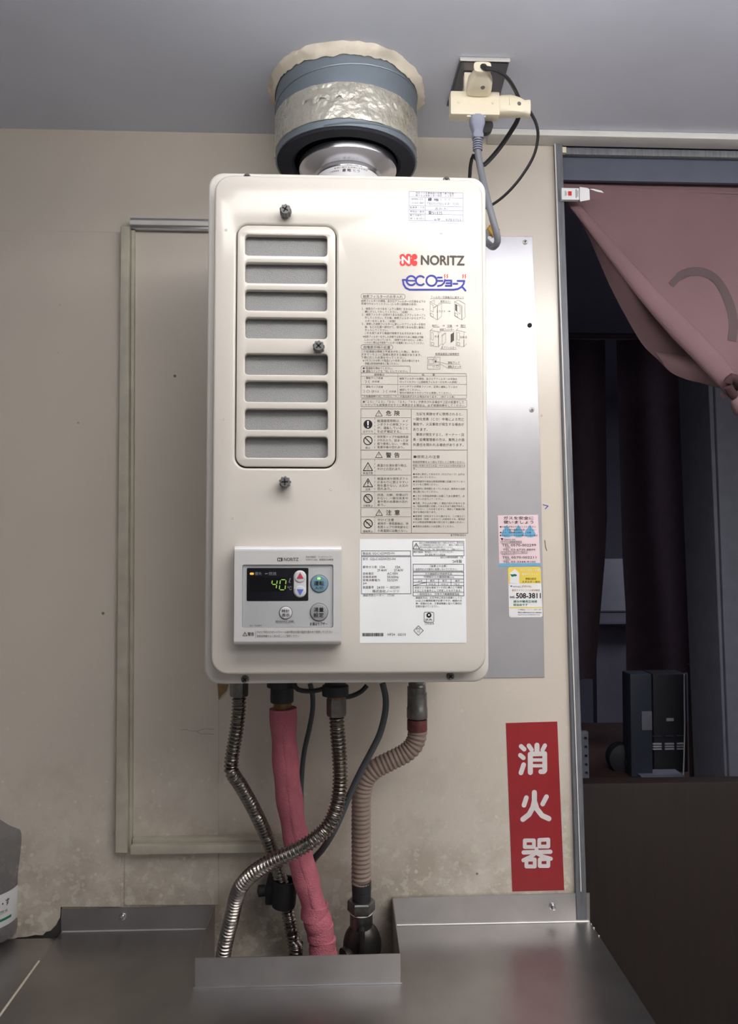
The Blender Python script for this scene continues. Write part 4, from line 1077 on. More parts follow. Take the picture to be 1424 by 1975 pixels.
# ================================================================== THINGS FIXED ON THE WALL
sh = thing('zinc_sheet', (.24754,0,1.23596), 'grey metal sheet screwed to the wall on the right of the heater', 'metal sheet')
plate('sheet', [[(.15788,1.23512), (.29295,1.23565), (.29017,1.53894), (.28104,1.87734), (.16075,1.87734)]], -.0015, .0014, M['sheet'], sh, bev=.0004, seg=1)
for i, (x, z) in enumerate(((.26981,1.86904), (.27565,1.74587), (.2776,1.62146))):
    cross_screw('screw', x, z, -.0015, .0036, M['bright_screw'] if i != 1 else M['slot'], sh, 20)

# gas safety sticker, pale pink
ps = thing('gas_safety_sticker', (.2567,-.0016,1.39475), 'pale pink sticker with blue flames and phone numbers, on the grey metal sheet', 'sticker')
plate('sticker_film', [[(.2267,1.46802), (.22844,1.39436), (.28806,1.39541), (.28534,1.46885)]], -.0018, .0003, M['paper_pink'], ps)
SY = -.0018
for f in [[(.23984,1.45471),(.24162,1.45113),(.24552,1.44624),(.24795,1.44135),(.24694,1.43809),(.24298,1.4363),(.23723,1.43629),(.23273,1.43809),(.23152,1.44134),(.23386,1.44623),(.23784,1.45112)],[(.25653,1.45473),(.25831,1.45114),(.26222,1.44625),(.26465,1.44136),(.26363,1.43809),(.25967,1.4363),(.25391,1.4363),(.24941,1.43809),(.2482,1.44135),(.25054,1.44624),(.25453,1.45114)],[(.27333,1.45474),(.27511,1.45115),(.27902,1.44626),(.28144,1.44136),(.28043,1.4381),(.27646,1.4363),(.27069,1.4363),(.26618,1.43809),(.26498,1.44136),(.26732,1.44625),(.27132,1.45115)]]:
    Ink('flame', ps, M['ink_flame'], SY, .0001).poly(f)
Ink('blue_strip', ps, M['ink_flame'], SY, .0001).poly([(.22636,1.39884),(.28772,1.39929),(.28806,1.39541),(.22844,1.39436),(.22695,1.39623)])
GT = Ink('lettering', ps, M['ink_black'], SY)
for s, r, bd in (('ガスを安全に', (.23498,1.46656,.27848,1.4619), .02), ('使いましょう', (.23493,1.46055,.27842,1.4559), .02),
    ('●お客さま宅のガスは１３Ａですから', (.2296,1.45283,.28177,1.45005), .0), ('１３Ａ用の器具をお使いください', (.23372,1.44856,.28173,1.44571), .0), ('●ガスご使用時は換気にご注意', (.22954,1.44458,.27488,1.44181), 0), ('●お出かけ・おやすみの際はガス栓の確認', (.22951,1.44046,.28431,1.43769), 0),
    ('TOKYO GAS', (.23475,1.43432,.25211,1.43185), 0), ('ガスもれ通報専用電話', (.23171,1.43058,.26039,1.42811), 0), ('TEL 0570-002299', (.23243,1.42684,.28191,1.42325), .012), ('一般電話', (.23542,1.42235,.24447,1.42048), 0), ('TEL 03-6735-8899', (.23366,1.41995,.28071,1.41689), .008),
    ('その他ガスに関するご用件は', (.2316,1.41547,.26858,1.41308), 0), ('お客さまセンター', (.23195,1.41241,.25345,1.41062), 0), ('TEL 0570-002211', (.23268,1.40904,.28212,1.40568), .012), ('一般電話', (.23529,1.4048,.24434,1.40308), 0), ('TEL 03-3344-9100', (.23376,1.40246,.28093,1.39948), .008)):
    GT.T(s, r, bd)
GT.poly([(.23039,1.43507),(.23439,1.43507),(.23285,1.43133)]).frame((.2308,1.4311,.26115,1.42759), .0003).frame((.23069,1.41592,.26933,1.41263), .0003)

# gas company sticker, yellow and white
ys = thing('gas_company_sticker', (.26587,-.0016,1.32187), 'yellow and white sticker with a large phone number, below the pink sticker', 'sticker')
def quad_round(q, r):
    out = []
    n = len(q)
    for i in range(n):
        p, a, b = Vector(q[i]), Vector(q[i - 1]), Vector(q[(i + 1) % n])
        u, v = (a - p).normalized() * r, (b - p).normalized() * r
        for k in range(5):
            t = k / 4
            out.append(tuple((p + u) * (1 - t) ** 2 + p * 2 * t * (1 - t) + (p + v) * t * t))
    return out
yq = [(.24086,1.39323), (.2422,1.32143), (.29076,1.32161), (.28842,1.39369)]
plate('sticker_film', [quad_round(yq, .0035)], -.0018, .0003, M['paper'], ys)
YI = Ink('yellow_field', ys, M['ink_yellow'], SY, .0001)
YI.poly([(.24129,1.36975), (.28919,1.37039), (.2884,1.39092), (.28729,1.39317), (.28502,1.39362), (.24425,1.39322), (.24161,1.39248), (.24084,1.39024)])
Ink('yellow_rule', ys, M['ink_yellow'], SY, .0001).rect((.2423,1.33619,.29014,1.33463))
YW = Ink('white_house', ys, M['paper'], SY, .0003)
YW.poly([(.25067,1.39092),(.25719,1.38482),(.25707,1.36997),(.2437,1.37),(.24349,1.38443)])
YW.T('ガス・電気・設備', (.2593,1.39094,.28649,1.38758)).T('地域のくらしに', (.26077,1.38497,.28493,1.38199))
YG = Ink('green_lettering', ys, M['ink_green'], SY, .0004)
YG.poly([(.24405,1.38362),(.24692,1.38297),(.25103,1.38361),(.25413,1.38198),(.25264,1.38036),(.24936,1.38021),(.24689,1.3794),(.2451,1.38119)])
YG.T('横浜市鶴見区地域', (.24839,1.34594,.28268,1.34237), .01).T('担当店です', (.24835,1.3412,.26906,1.33778), .01)
YK = Ink('lettering', ys, M['ink_black'], SY, .0004)
YK.T('地域の総合', (.26599,1.3784,.28184,1.37497)).T('エネルギー会社', (.2612,1.374,.28747,1.37079)).T('045-', (.2434,1.35194,.25145,1.34882), .02).T('508-3811', (.25245,1.35605,.28811,1.34883), .035, 3)
YK.T('ガス機器販売・リフォーム・水廻り・空調', (.25484,1.33335,.28823,1.33172)).T('東京ガス横浜中央エネルギー株式会社', (.25481,1.32941,.28894,1.32733), .01).T('http://www.tg-yokohamachuo.co.jp', (.25501,1.326,.28665,1.32421))
YO = Ink('orange_lettering', ys, M['ink_orange'], SY, .0004)
YO.T('東京ガスライフバル横浜鶴見', (.24626,1.36187,.28698,1.35867)).T('LIFEVAL', (.25835,1.36708,.2757,1.36425))
YB = Ink('blue_lettering', ys, M['ink_blue'], SY, .0004)
YB.T('TOKYO GAS', (.24705,1.36637,.2576,1.36458)).poly([(.24405,1.36699),(.24669,1.36698),(.24554,1.36453)])

# fire extinguisher sign
fs = thing('fire_extinguisher_sign', (.28077,0,.93503), 'tall red sign with three white characters, on the wall beside the door jamb', 'sign')
plate('sign_film', [[(.23656,1.17097), (.24405,.93496), (.31834,.93545), (.31074,1.17249)]], -.0006, .0006, M['sign_red'], fs)
WC = [Ink('white_character', fs, M['sign_white'], -.0006) for _ in range(3)]
which = [0] * 11 + [1] * 4 + [2] * 8
n_ = 0
k = .00016
for st, w in zip([[(.25806,1.13811),(.26259,1.13392)],[(.25682,1.12553),(.26135,1.12182)],[(.26159,1.1121),(.25759,1.10069)],[(.28105,1.13931),(.28096,1.12941)],[(.26931,1.13879),(.27317,1.13301)],[(.29246,1.13887),(.28898,1.13252)],[(.27132,1.12665),(.27109,1.10117)],[(.27132,1.12697),(.29203,1.12738)],[(.29203,1.12738),(.29197,1.10411),(.29048,1.10221),(.28624,1.1021)],[(.2719,1.11867),(.29145,1.11845)],[(.27183,1.11055),(.29137,1.11033)],[(.2767,1.0728),(.27659,1.06106),(.27423,1.05157),(.26879,1.04214),(.25981,1.03546)],[(.27659,1.06106),(.2799,1.04991),(.28745,1.0403),(.29716,1.03588)],[(.26509,1.06565),(.26159,1.05523)],[(.29405,1.0667),(.28842,1.05646)],[(.26231,1.00586),(.27544,1.00566),(.27536,.9965),(.26223,.99671),(.26231,1.00586)],[(.28307,1.00618),(.29606,1.00661),(.29596,.99681),(.28298,.99701),(.28307,1.00618)],[(.26055,.98916),(.29881,.9895)],[(.27906,.99376),(.27901,.98792)],[(.27722,.98795),(.2707,.98285),(.26013,.97829)],[(.27966,.98791),(.28772,.98305),(.29937,.97971)],[(.26435,.97901),(.27633,.97913),(.27624,.96936),(.26427,.96956),(.26435,.97901)],[(.28346,.97902),(.29579,.97945),(.2957,.96967),(.28338,.96987),(.28346,.97902)]],
    (40, 40, 42, 46, 40, 38, 46, 42, 44, 30, 30, 46, 46, 42, 42, 34, 34, 38, 34, 36, 36, 34, 34)):
    WC[which[n_]].stroke(st, w * k, 14)
    n_ += 1

# lump of yellow foam and gum stains at the heater's edge
bm = bmesh.new()
bmesh.ops.create_icosphere(bm, subdivisions=3, radius=1)
r_ = random.Random(2)
c = Vector((.22191,-.004,1.88589))
for v in bm.verts:
    f = 1 + .18 * math.sin(v.co.x * 7 + 1) * math.cos(v.co.z * 6) + r_.uniform(-.06, .06)
    v.co = c + Vector((v.co.x * .0085 * f, v.co.y * .0045 * f, v.co.z * .0088 * f))
tag(link('foam_lump', bm, M['foam']), 'yellow lump of foam filler on the wall above the metal sheet', 'foam')

# ================================================================== PIPES AND HOSES under the heater
HB = HZ0
def down(p, z): return (p[0], p[1], z)
def stub(p, r, parent):
    return lathe('pipe_stub', [(r, p[2]), (r, HB + .006), (0, HB + .006)], (p[0], p[1], 0), M['dark_metal'], parent, n=20)
# left flexible steel hose: comes down, kinks, slants behind the pink pipe
ha = thing('left_steel_hose', (-.12977,-.1,1.24423), 'thin flexible steel hose under the heater\'s left end, kinked and running behind the pink pipe', 'hose')
Pa = [(-.12973,-.1,1.23831),(-.12959,-.1,1.21795),(-.13267,-.1,1.18849),(-.13708,-.1,1.16238),(-.13891,-.1,1.14413),(-.13688,-.1,1.13498),(-.12691,-.09,1.11467),(-.11116,-.075,1.0782),(-.09555,-.06,1.03542),(-.08279,-.055,.99597),(-.073,-.055,.95863),(-.06428,-.06,.92059),(-.05772,-.065,.89107)]
tube('hose', Pa + [down(Pa[-1], .90), down(Pa[-1], .80)], ribs(.0094, .0047, .0026, .8), M['flex'], ha, n=16, step=.0009)
hexnut('nut', (-.12969,-.1,1.2324), .0118, .022, M['dark_metal'], ha)
stub((-.1297,-.1,1.23437), .0085, ha)
# middle flexible steel hose crossing in front of the pink pipe
hb = thing('middle_steel_hose', (-.00434,-.13,1.24273), 'bright flexible steel hose sweeping left in front of the pink pipe', 'hose')
Pb = [(-.00494,-.13,1.21525),(-.00361,-.13,1.19482),(-.00099,-.13,1.16296),(-.00029,-.135,1.13282),(-.00404,-.142,1.107),(-.01402,-.148,1.08634),(-.03202,-.152,1.07089),(-.05669,-.155,1.05839),(-.08166,-.152,1.04654),(-.10406,-.145,1.0304),(-.12021,-.135,1.01076),(-.12838,-.125,.98943),(-.13429,-.118,.96417),(-.14076,-.112,.93853),(-.14568,-.108,.91372)]
tube('hose', Pb + [down(Pb[-1], .90), down(Pb[-1], .80)], ribs(.0098, .0047, .0026, .8), M['flex'], hb, n=16, step=.0009)
hexnut('nut', (-.00493,-.13,1.21333), .0122, .0235, M['dark_metal'], hb)
lathe('brass_stub', [(.0095, 0), (.0105, .001), (.0105, .009), (.0095, .010)], (-.00497,-.13,1.23186), M['brass'], hb, n=24)
lathe('socket_stub', [(.0165, 0), (.0165, .012), (.013, .014), (.013, .030)], (-.00627,-.13,1.2389), M['black'], hb, n=24)

stub((-.00627,-.13,1.23954), .0110, hb)
# pink wrapped pipe
pk = thing('pink_wrapped_pipe', (-.07463,-.095,1.24285), 'thick pipe wrapped in pink foam tape, hanging from the middle of the heater', 'pipe')
Pp = [(-.07384,-.095,1.2157),(-.07235,-.095,1.18004),(-.06889,-.094,1.13364),(-.06352,-.092,1.08692),(-.05481,-.09,1.04013),(-.04277,-.088,.99323),(-.03343,-.086,.95941),(-.02672,-.085,.93262),(-.0213,-.085,.89987)]
r_ = random.Random(4)
def prad(s, f):
    R_ = .0172 - .0016 * f
    R_ += .0007 * math.sin(s * 120) + .0004 * math.sin(s * 61 + 2)
    if f > .74: R_ += .0018 * math.sin((f - .74) * 48) * (1 if f < .97 else .4)
    return R_
bm = bmesh.new()
add_tube(bm, Pp + [down(Pp[-1], .90), down(Pp[-1], .86)], prad, 28, .0035)
link('foam_wrap', bm, M['pink_wrap'], pk)
# lapped seam of the wrap, and the bunched tape bands near the counter
tube('wrap_seam', [(-.07058,-.1115,1.21026),(-.06774,-.1113,1.15833),(-.06109,-.109,1.09293),(-.04994,-.106,1.03361),(-.03812,-.1035,.98725),(-.02895,-.101,.95692)], .0022, M['pink_wrap'], pk, n=8, step=.006, flat=(.5, 1.6))
for c, R_, tilt in (((-.03275,-.086,.95481), .0172, .25), ((-.02537,-.085,.92802), .0170, -.1), ((-.02266,-.085,.91164), .0168, .2)):
    lathe('wrap_band', [(R_ - .003, -.010), (R_, -.009), (R_ + .0004, -.003), (R_, .003), (R_ + .0002, .009), (R_ - .003, .010)], c, M['pink_wrap'], pk, axis=(tilt * .4, 0, 1), n=28)
lathe('brass_ring', [(.010, 0), (.0118, .001), (.0118, .010), (.010, .011)], (-.0745,-.095,1.21505), M['brass'], pk, n=28)
lathe('black_socket', [(.0145, 0), (.0150, .002), (.0150, .018), (.0195, .020), (.0195, .036), (0, .036)], (-.07521,-.095,1.22365), M['black'], pk, n=28)

stub((-.07524,-.095,1.22961), .0130, pk)
# ribbed gas hose with fittings
gh = thing('gas_hose', (.10178,-.075,1.23764), 'beige ribbed gas hose bending under the heater\'s right end', 'hose')
Pg = [(.10164,-.075,1.18395),(.10161,-.075,1.17446),(.09677,-.075,1.16165),(.08508,-.075,1.15095),(.06519,-.075,1.14104),(.04604,-.075,1.13115),(.03378,-.074,1.11819),(.02835,-.073,1.09909),(.02771,-.072,1.07185),(.02778,-.07,1.03079),(.02786,-.068,.98167)]
tube('hose', Pg, ribs(.0131, .0058, .0016, .7), M['gas_hose'], gh, n=22, step=.0011)
lathe('upper_coupling', [(.0118, .040), (.0100, .042), (.0118, .036), (.0100, .030), (.0130, .029), (.0132, .010), (.0138, .009), (.0138, -.004), (.0128, -.005)], (.10168,-.075,1.2016), M['dark_metal'], gh, n=24)
lathe('inlet_stub', [(.0125, 0), (.0125, .012), (.0105, .013), (.0105, .035)], (.10106,-.075,1.22607), M['dark_metal'], gh, n=24)
lathe('red_band', [(.0128, 0), (.0134, .001), (.0134, .014), (.0128, .015)], (.10163,-.075,1.18056), M['red_band'], gh, n=24)
lathe('lower_sleeve', [(.0124, 0), (.0124, .0135), (.0128, .014), (.0128, .026), (.0118, .027)], (.02821,-.068,.95757), M['black'], gh, n=20)

stub((.10107,-.075,1.23084), .0095, gh)
# gas tap at the foot of the gas hose
gv = thing('gas_tap', (.0279,-.068,.89092), 'dark metal gas tap with a hexagon nut at the foot of the gas hose', 'valve')
hexnut('collar_nut', (.02788,-.068,.94488), .0182, .0145, M['dark_metal'], gv)
lathe('white_seal', [(.0145, 0), (.0150, .0006), (.0150, .0018), (.0140, .0022)], (.02788,-.068,.94255), M['ink_white'], gv, n=24)
lathe('tap_neck', [(.0135, 0), (.0150, .004), (.0148, .022)], (.02789,-.068,.92287), M['dark_metal'], gv, n=24)
bm = bmesh.new()
bmesh.ops.create_uvsphere(bm, u_segments=24, v_segments=16, radius=1)
c = Vector((.02926,-.068,.90153))
for v in bm.verts: v.co = c + Vector((v.co.x * .0255, v.co.y * .021, v.co.z * .031))
link('tap_body', bm, M['valve'], gv)
box('tap_lever', .02449, .03177, -.098, -.084, .89779, .93469, M['valve'], gv, bev=.003)
lathe('side_port', [(.0, .0), (.010, 0), (.0115, .003), (.0115, .014), (0, .014)], (.0169,-.075,.89494), M['valve'], gv, axis=(-.8, -.5, -.1), n=20)
lathe('tap_stem', [(.012, .80), (.012, .90)], (c.x, c.y, 0), M['valve'], gv, n=20)

# thin cables
def cable(lbl, pts, r, m, cat='cable'):
    o = tube('cable', pts, r, m, n=10)
    return tag(o, lbl, cat)
cable('thin grey cable hanging behind the pink pipe', [(-.04114,-.05,1.23871),(-.03759,-.05,1.2234),(-.03753,-.05,1.2026),(-.04164,-.05,1.17841),(-.0485,-.05,1.14741),(-.05186,-.05,1.11302),(-.05243,-.05,1.0787),(-.05017,-.05,1.03077),(-.04721,-.05,.9762)], .0035, M['cable_grey'])
cable('dark grey cable crossing in front of the beige gas hose', [(.05399,-.105,1.24845),(.05797,-.105,1.23062),(.05729,-.105,1.21089),(.05062,-.105,1.18469),(.03934,-.105,1.16188),(.0261,-.105,1.1372),(.01295,-.102,1.109),(.00043,-.1,1.07911),(-.01083,-.095,1.05453),(-.0232,-.075,1.02827),(-.03594,-.058,1.00664),(-.04721,-.05,.9762)], .0042, M['cable_grey'])
cable('short black wire looping between the middle hose and the heater', [(-.01763,-.11,1.2473),(-.01102,-.11,1.2381),(.00218,-.105,1.23173),(.01552,-.1,1.23191),(.02753,-.1,1.23776),(.03421,-.1,1.24499)], .0031, M['black'])
cable('black wire running along the underside of the heater', [(-.05909,-.12,1.25147),(-.05321,-.12,1.24432),(-.03826,-.12,1.24227),(-.02264,-.12,1.24474),(-.01093,-.12,1.25112)], .0030, M['black'])

# black wall bracket that the left hose runs through
cl = thing('pipe_bracket', (-.08539,-.03,.95263), 'black plastic pipe bracket on the wall round the kinked steel hose', 'bracket')
bm = bmesh.new()
cc = (-.07371,-.055,.96405)
add_lathe(bm, [(.0128, -.017), (.0152, -.017), (.0160, -.013), (.0160, .012), (.0150, .017), (.0112, .017), (.0112, -.017)], cc, (.08, 0, 1), 24)
link('ring', bm, M['black'], cl)
box('wall_arm', -.10014, -.07836, -.050, -.0015, .94513, .9691, M['black'], cl, bev=.003)
lathe('knob', [(0, 0), (.006, 0), (.0075, .002), (.0075, .010), (0, .012)], (-.09939,-.045,.96326), M['black'], cl, axis=(-1, -.2, 0), n=18)

# ================================================================== STEEL COUNTER
ct = thing('steel_counter', (-.02, -.35, 0), 'stainless steel counter with an upstand and a cut-out box behind it for the pipes', 'counter')
CX0, CX1 = -.384, .3535
BX0, BX1, BY = -.1745, .0735, -.139
bm = bmesh.new()
out = [(CX0, 0), (CX0, -.78), (CX1 - .004, -.78), (CX1, 0), (BX1, 0), (BX1, BY), (BX0, BY), (BX0, 0)]
lo_ = [bm.verts.new((x, min(y, -.003), CTR - .018)) for x, y in out]
hi_ = [bm.verts.new((x, min(y, -.003), CTR)) for x, y in out]
n = len(out)
for i in range(n): bm.faces.new((lo_[i], lo_[(i + 1) % n], hi_[(i + 1) % n], hi_[i]))
for ring in (lo_, hi_):
    for t in tessellate_polygon([[Vector((v.co.x, v.co.y, 0)) for v in ring]]):
        bm.faces.new([ring[i] for i in t])
link('worktop', bm, M['steel_dark'], ct)
zl, zr = .92459, .93164
plate('upstand', [[(CX0, CTR), (BX0, CTR), (BX0, zl), (CX0, zl - .001)]], -.0044, .0012, M['steel'], ct)
plate('upstand', [[(BX1, CTR), (CX1, CTR), (CX1, zr + .001), (BX1, zr - .001)]], -.0044, .0012, M['steel'], ct)
BT_ = .92809
box('box_front', BX0, BX1, BY - .0012, BY, CTR - .02, BT_, M['steel'], ct)
for nm, x, s in (('box_side', BX0, 0), ('box_side', BX1, 1)):
    bm = bmesh.new()
    z0_, z1_ = CTR - .12, BT_
    zt = zr if s else zl
    quad = [(BY, z0_), (-.0032, z0_), (-.0032, zt), (BY, z1_)]
    a_ = [bm.verts.new((x - .0006, y, z)) for y, z in quad]; b_ = [bm.verts.new((x + .0006, y, z)) for y, z in quad]
    bm.faces.new(a_); bm.faces.new(list(reversed(b_)))
    for i in range(4): bm.faces.new((a_[i], a_[(i + 1) % 4], b_[(i + 1) % 4], b_[i]))
    link(nm, bm, M['steel_dark'], ct)
# silicone beads along the folds
tube('joint_bead', [(CX0 + .002, -.0050, CTR + .0006), (BX0 - .002, -.0050, CTR + .0006)], .0010, M['bright_screw'], ct, n=6, smooth=False)
tube('joint_bead', [(BX1 + .003, -.0050, CTR + .0006), (CX1 - .002, -.0050, CTR + .0006)], .0010, M['bright_screw'], ct, n=6, smooth=False)
tube('joint_bead', [(BX0 - .002, BY - .0018, CTR + .0004), (BX1 + .002, BY - .0018, CTR + .0004)], .0010, M['alu'], ct, n=6, smooth=False)
for x, z in ((-.30059,.91254), (.30028,.9152)):
    lathe('bolt', [(.0050, 0), (.0048, .0012), (.0034, .0014), (.0034, .0060), (.0024, .0074), (0, .0078)], (x, -.0044, z), M['chrome'], ct, axis=(0, -1, 0), n=18)
box('cabinet_side', CX0 + .01, CX0 + .03, -.74, -.02, 0, CTR - .018, M['steel_dark'], ct)
box('cabinet_side', CX1 - .034, CX1 - .014, -.74, -.02, 0, CTR - .018, M['steel_dark'], ct)
box('cabinet_front', CX0 + .03, CX1 - .034, -.74, -.72, .08, CTR - .018, M['steel_dark'], ct)
for i in range(4):
    p = [(.35468,.00198,.893),(.35425,-.01228,.893),(.35406,-.02342,.893),(.35416,-.0437,.893)][i]
    bm = bmesh.new()
    bmesh.ops.create_icosphere(bm, subdivisions=1, radius=.0016 - .0003 * (i % 2))
    for v in bm.verts: v.co += Vector((min(p[0], CX1 - .001), p[1], CTR + .0006))
    link('sealant_crumb', bm, M['bright_screw'], ct)

# lower counter at the left with its raised metal edge
lc = thing('left_counter', (-.9, -.35, 0), 'dark steel worktop left of the main counter, under the bottle', 'counter')
LZ_ = CTR - .004
box('worktop', -1.49, CX0 - .003, -.78, -.012, LZ_ - .018, LZ_, M['steel_dark'], lc)
tube('edge_bead', [(CX0 - .0018, -.78, CTR - .0005), (CX0 - .0018, -.075, CTR - .0005)], .0016, M['trim'], lc, n=8, smooth=False)
box('cabinet_front', -1.49, CX0 - .012, -.74, -.72, 0, LZ_ - .018, M['steel_dark'], lc)

# bottle at the left edge of the picture
BX, BYc = (-.49119,-.01932,.889)[0], (-.49894,-.00325,.889)[1]
bt = thing('plastic_bottle', (BX, BYc, LZ_), 'grey plastic bottle with a white label, at the left edge on the left counter', 'bottle')
pr = [(0, 0), (.040, 0), (.0455, .004), (.0475, .012), (.0475, .022), (.0462, .026), (.0462, .066), (.0470, .070), (.0466, .078), (.0480, .095), (.0500, .115), (.0508, .128), (.0505, .138), (.0485, .143), (.034, .149), (.020, .158), (.0135, .166), (.0135, .178), (0, .178)]
lathe('bottle_body', pr, (BX, BYc, LZ_), M['bottle'], bt, n=48)
lathe('cap', [(.0158, .170), (.0160, .172), (.0160, .186), (.0150, .188), (0, .188)], (BX, BYc, LZ_), M['ink_white'], bt, n=32)
lathe('label_sleeve', [(.0466, .0245), (.0468, .025), (.0468, .068), (.0466, .0685)], (BX, BYc, LZ_), M['bottle_label'], bt, n=48)
BR_ = .0471
LBK = Ink('lettering', bt, M['ink_black'], BYc - BR_, warp=wrap(BX, BYc, BR_))
LBK.T('い・す', (BX + .036, LZ_ + .060, BX + .056, LZ_ + .051), .02).T('天然水', (BX + .036, LZ_ + .047, BX + .054, LZ_ + .042))
LBG = Ink('green_stripe', bt, M['ink_green'], BYc - BR_, warp=wrap(BX, BYc, BR_))
for i in range(24): LBG.rect((BX - .060 + i * .005, LZ_ + .036, BX - .055 + i * .005, LZ_ + .0325))

# ================================================================== DOORWAY CURTAIN tied up to the right
nr = thing('doorway_curtain', (.50809,.03,1.97844), 'faded pink split curtain in the doorway, gathered and tied to the right', 'curtain')
NY = .105
def sheet(name, rows, material, thick=.0012, jitter=0.):
    """cloth through rows of points, with a back side"""
    bm = bmesh.new()
    g_ = [[bm.verts.new(p) for p in r] for r in rows]
    for i in range(len(g_) - 1):
        for j in range(len(g_[0]) - 1):
            bm.faces.new((g_[i][j], g_[i + 1][j], g_[i + 1][j + 1], g_[i][j + 1]))
    bmesh.ops.recalc_face_normals(bm, faces=bm.faces)
    bmesh.ops.solidify(bm, geom=bm.faces[:], thickness=thick)
    return link(name, bm, material, nr, angle=70)
top = [Vector(p) for p in [(.33668,.03,1.97759),(.39971,.03,1.97719),(.46784,.03,1.97727),(.53629,.03,1.97696),(.60828,.03,1.97629),(.67006,.03,1.97665),(.73535,.03,1.97625)]]
diag = [Vector(p) for p in [(.33511,.023,1.95576),(.36668,.017,1.91703),(.41943,.013,1.85155),(.47599,.01,1.78074),(.53383,.01,1.72053),(.59254,.013,1.66176),(.61395,.015,1.64908)]]
def lerp_path(P, t):
    s = t * (len(P) - 1); i = min(int(s), len(P) - 2)
    return P[i].lerp(P[i + 1], s - i)
tops, diags = spline([tuple(p) for p in top], .006), spline([tuple(p) for p in diag], .006)
rows = []
NT, NJ = 40, 60
for i in range(NT + 1):
    v = i / NT
    row = []
    for j in range(NJ + 1):
        u = j / NJ
        p = lerp_path(tops, u).lerp(lerp_path(diags, u), v)
        amp = .007 * v * min(1, u * 3)
        p.y += amp * math.sin(u * 9 + v * 3.5) + .003 * v * math.sin(u * 23 + v * 5) - .004 * math.sin(v * PI)
        row.append(p)
    rows.append(row)
sheet('curtain_cloth', rows, M['noren'])
tube('top_hem', [(.33648,.027,1.9697),(.39851,.027,1.96766),(.46638,.027,1.96411),(.5346,.027,1.96377),(.60636,.027,1.96268),(.73304,.027,1.96339)], .0016, M['noren'], nr, n=8, flat=(.6, 1.4))
# rolled edge running down to the tie
def rroll(s, f): return .006 + .0115 * min(1, f * 1.5) - (.004 * max(0, f - .85) / .15)
tube('rolled_edge', [(.34052,.013,1.94001),(.36255,.005,1.90847),(.39863,-.001,1.85901),(.44266,-.005,1.80169),(.48732,-.007,1.75081),(.53387,-.005,1.70424),(.57124,.001,1.66676),(.58905,.007,1.65194)], rroll, M['noren'], nr, n=20, step=.006, flat=(.55, 1.))
# hanging back fold
lowp = [Vector(p) for p in [(.35781,.033,1.92883),(.37717,.037,1.89876),(.39722,.043,1.858),(.41704,.05,1.82041),(.4419,.057,1.7792),(.46986,.063,1.73726),(.49248,.063,1.71466),(.5165,.059,1.68953),(.55276,.05,1.6749),(.58632,.037,1.66122),(.59889,.025,1.65096)]]
upp = [Vector(p) for p in [(.35119,.027,1.93559),(.37526,.031,1.90901),(.40651,.037,1.8735),(.43485,.043,1.83918),(.47302,.049,1.79328),(.50267,.053,1.75759),(.52174,.051,1.73457),(.54379,.047,1.70955),(.56675,.037,1.69053),(.58624,.029,1.66905),(.5979,.023,1.65606)]]
lo_s, up_s = spline([tuple(p) for p in lowp], .006), spline([tuple(p) for p in upp], .006)
rows = []
for i in range(15):
    v = i / 14
    row = []
    for j in range(51):
        u = j / 50
        p = lerp_path(up_s, u).lerp(lerp_path(lo_s, u), v)
        p.y -= .010 * math.sin(v * PI) * math.sin(min(1, u * 1.2) * PI)
        row.append(p)
    rows.append(row)
sheet('back_fold', rows, M['noren'])
# front fold lying over it near the tie
lowp = [Vector(p) for p in [(.48381,.043,1.71599),(.50092,.039,1.68961),(.5234,.031,1.67529),(.55118,.023,1.66669),(.57614,.015,1.65659),(.58962,.011,1.64965)]]
upp = [Vector(p) for p in [(.48402,.047,1.72184),(.50685,.037,1.71469),(.53003,.027,1.70762),(.55016,.015,1.70168),(.56861,.009,1.67548),(.58601,.007,1.65657)]]
lo_s, up_s = spline([tuple(p) for p in lowp], .006), spline([tuple(p) for p in upp], .006)
rows = [[(lambda p: (p.x, p.y - .014 * math.sin(i / 8 * PI) * math.sin(j / 24 * PI), p.z))(lerp_path(up_s, j / 24).lerp(lerp_path(lo_s, j / 24), i / 8)) for j in range(25)] for i in range(9)]
sheet('front_fold', rows, M['noren'])
# dyed character on the cloth: one curved stroke
mk_pts = [(.49381,1.81384),(.50102,1.82177),(.51219,1.83056),(.52804,1.8355),(.5454,1.83496),(.56262,1.82655),(.57491,1.80865),(.58229,1.78206),(.58411,1.75466),(.57961,1.72725)]
bm = bmesh.new()
prev = None
sp_ = spline([(p[0], 0, p[1]) for p in mk_pts], .004)
for i, p in enumerate(sp_):
    t = (sp_[min(i + 1, len(sp_) - 1)] - sp_[max(0, i - 1)]).normalized()
    nrm = Vector((-t.z, 0, t.x)) * (.0066 if i > 3 else .005)
    cur = [bm.verts.new((p.x + nrm.x, .0, p.z + nrm.z)), bm.verts.new((p.x - nrm.x, .0, p.z - nrm.z))]
    if prev: bm.faces.new((prev[0], prev[1], cur[1], cur[0]))
    prev = cur
# lay it on the cloth
from mathutils.bvhtree import BVHTree
cloth = [o for o in nr.children if o.name.startswith('curtain_cloth')][0]
bv = BVHTree.FromPolygons([v.co + ORG[nr.name] for v in cloth.data.vertices], [tuple(p.vertices) for p in cloth.data.polygons])
bmesh.ops.subdivide_edges(bm, edges=bm.edges[:], cuts=1, use_grid_fill=True)
for v in bm.verts:
    hit = bv.ray_cast(Vector((v.co.x, -.2, v.co.z)), Vector((0, 1, 0)))
    v.co.y = (hit[0].y if hit[0] else .01) - .0007
link('dyed_stroke', bm, M['noren_mark'], nr)
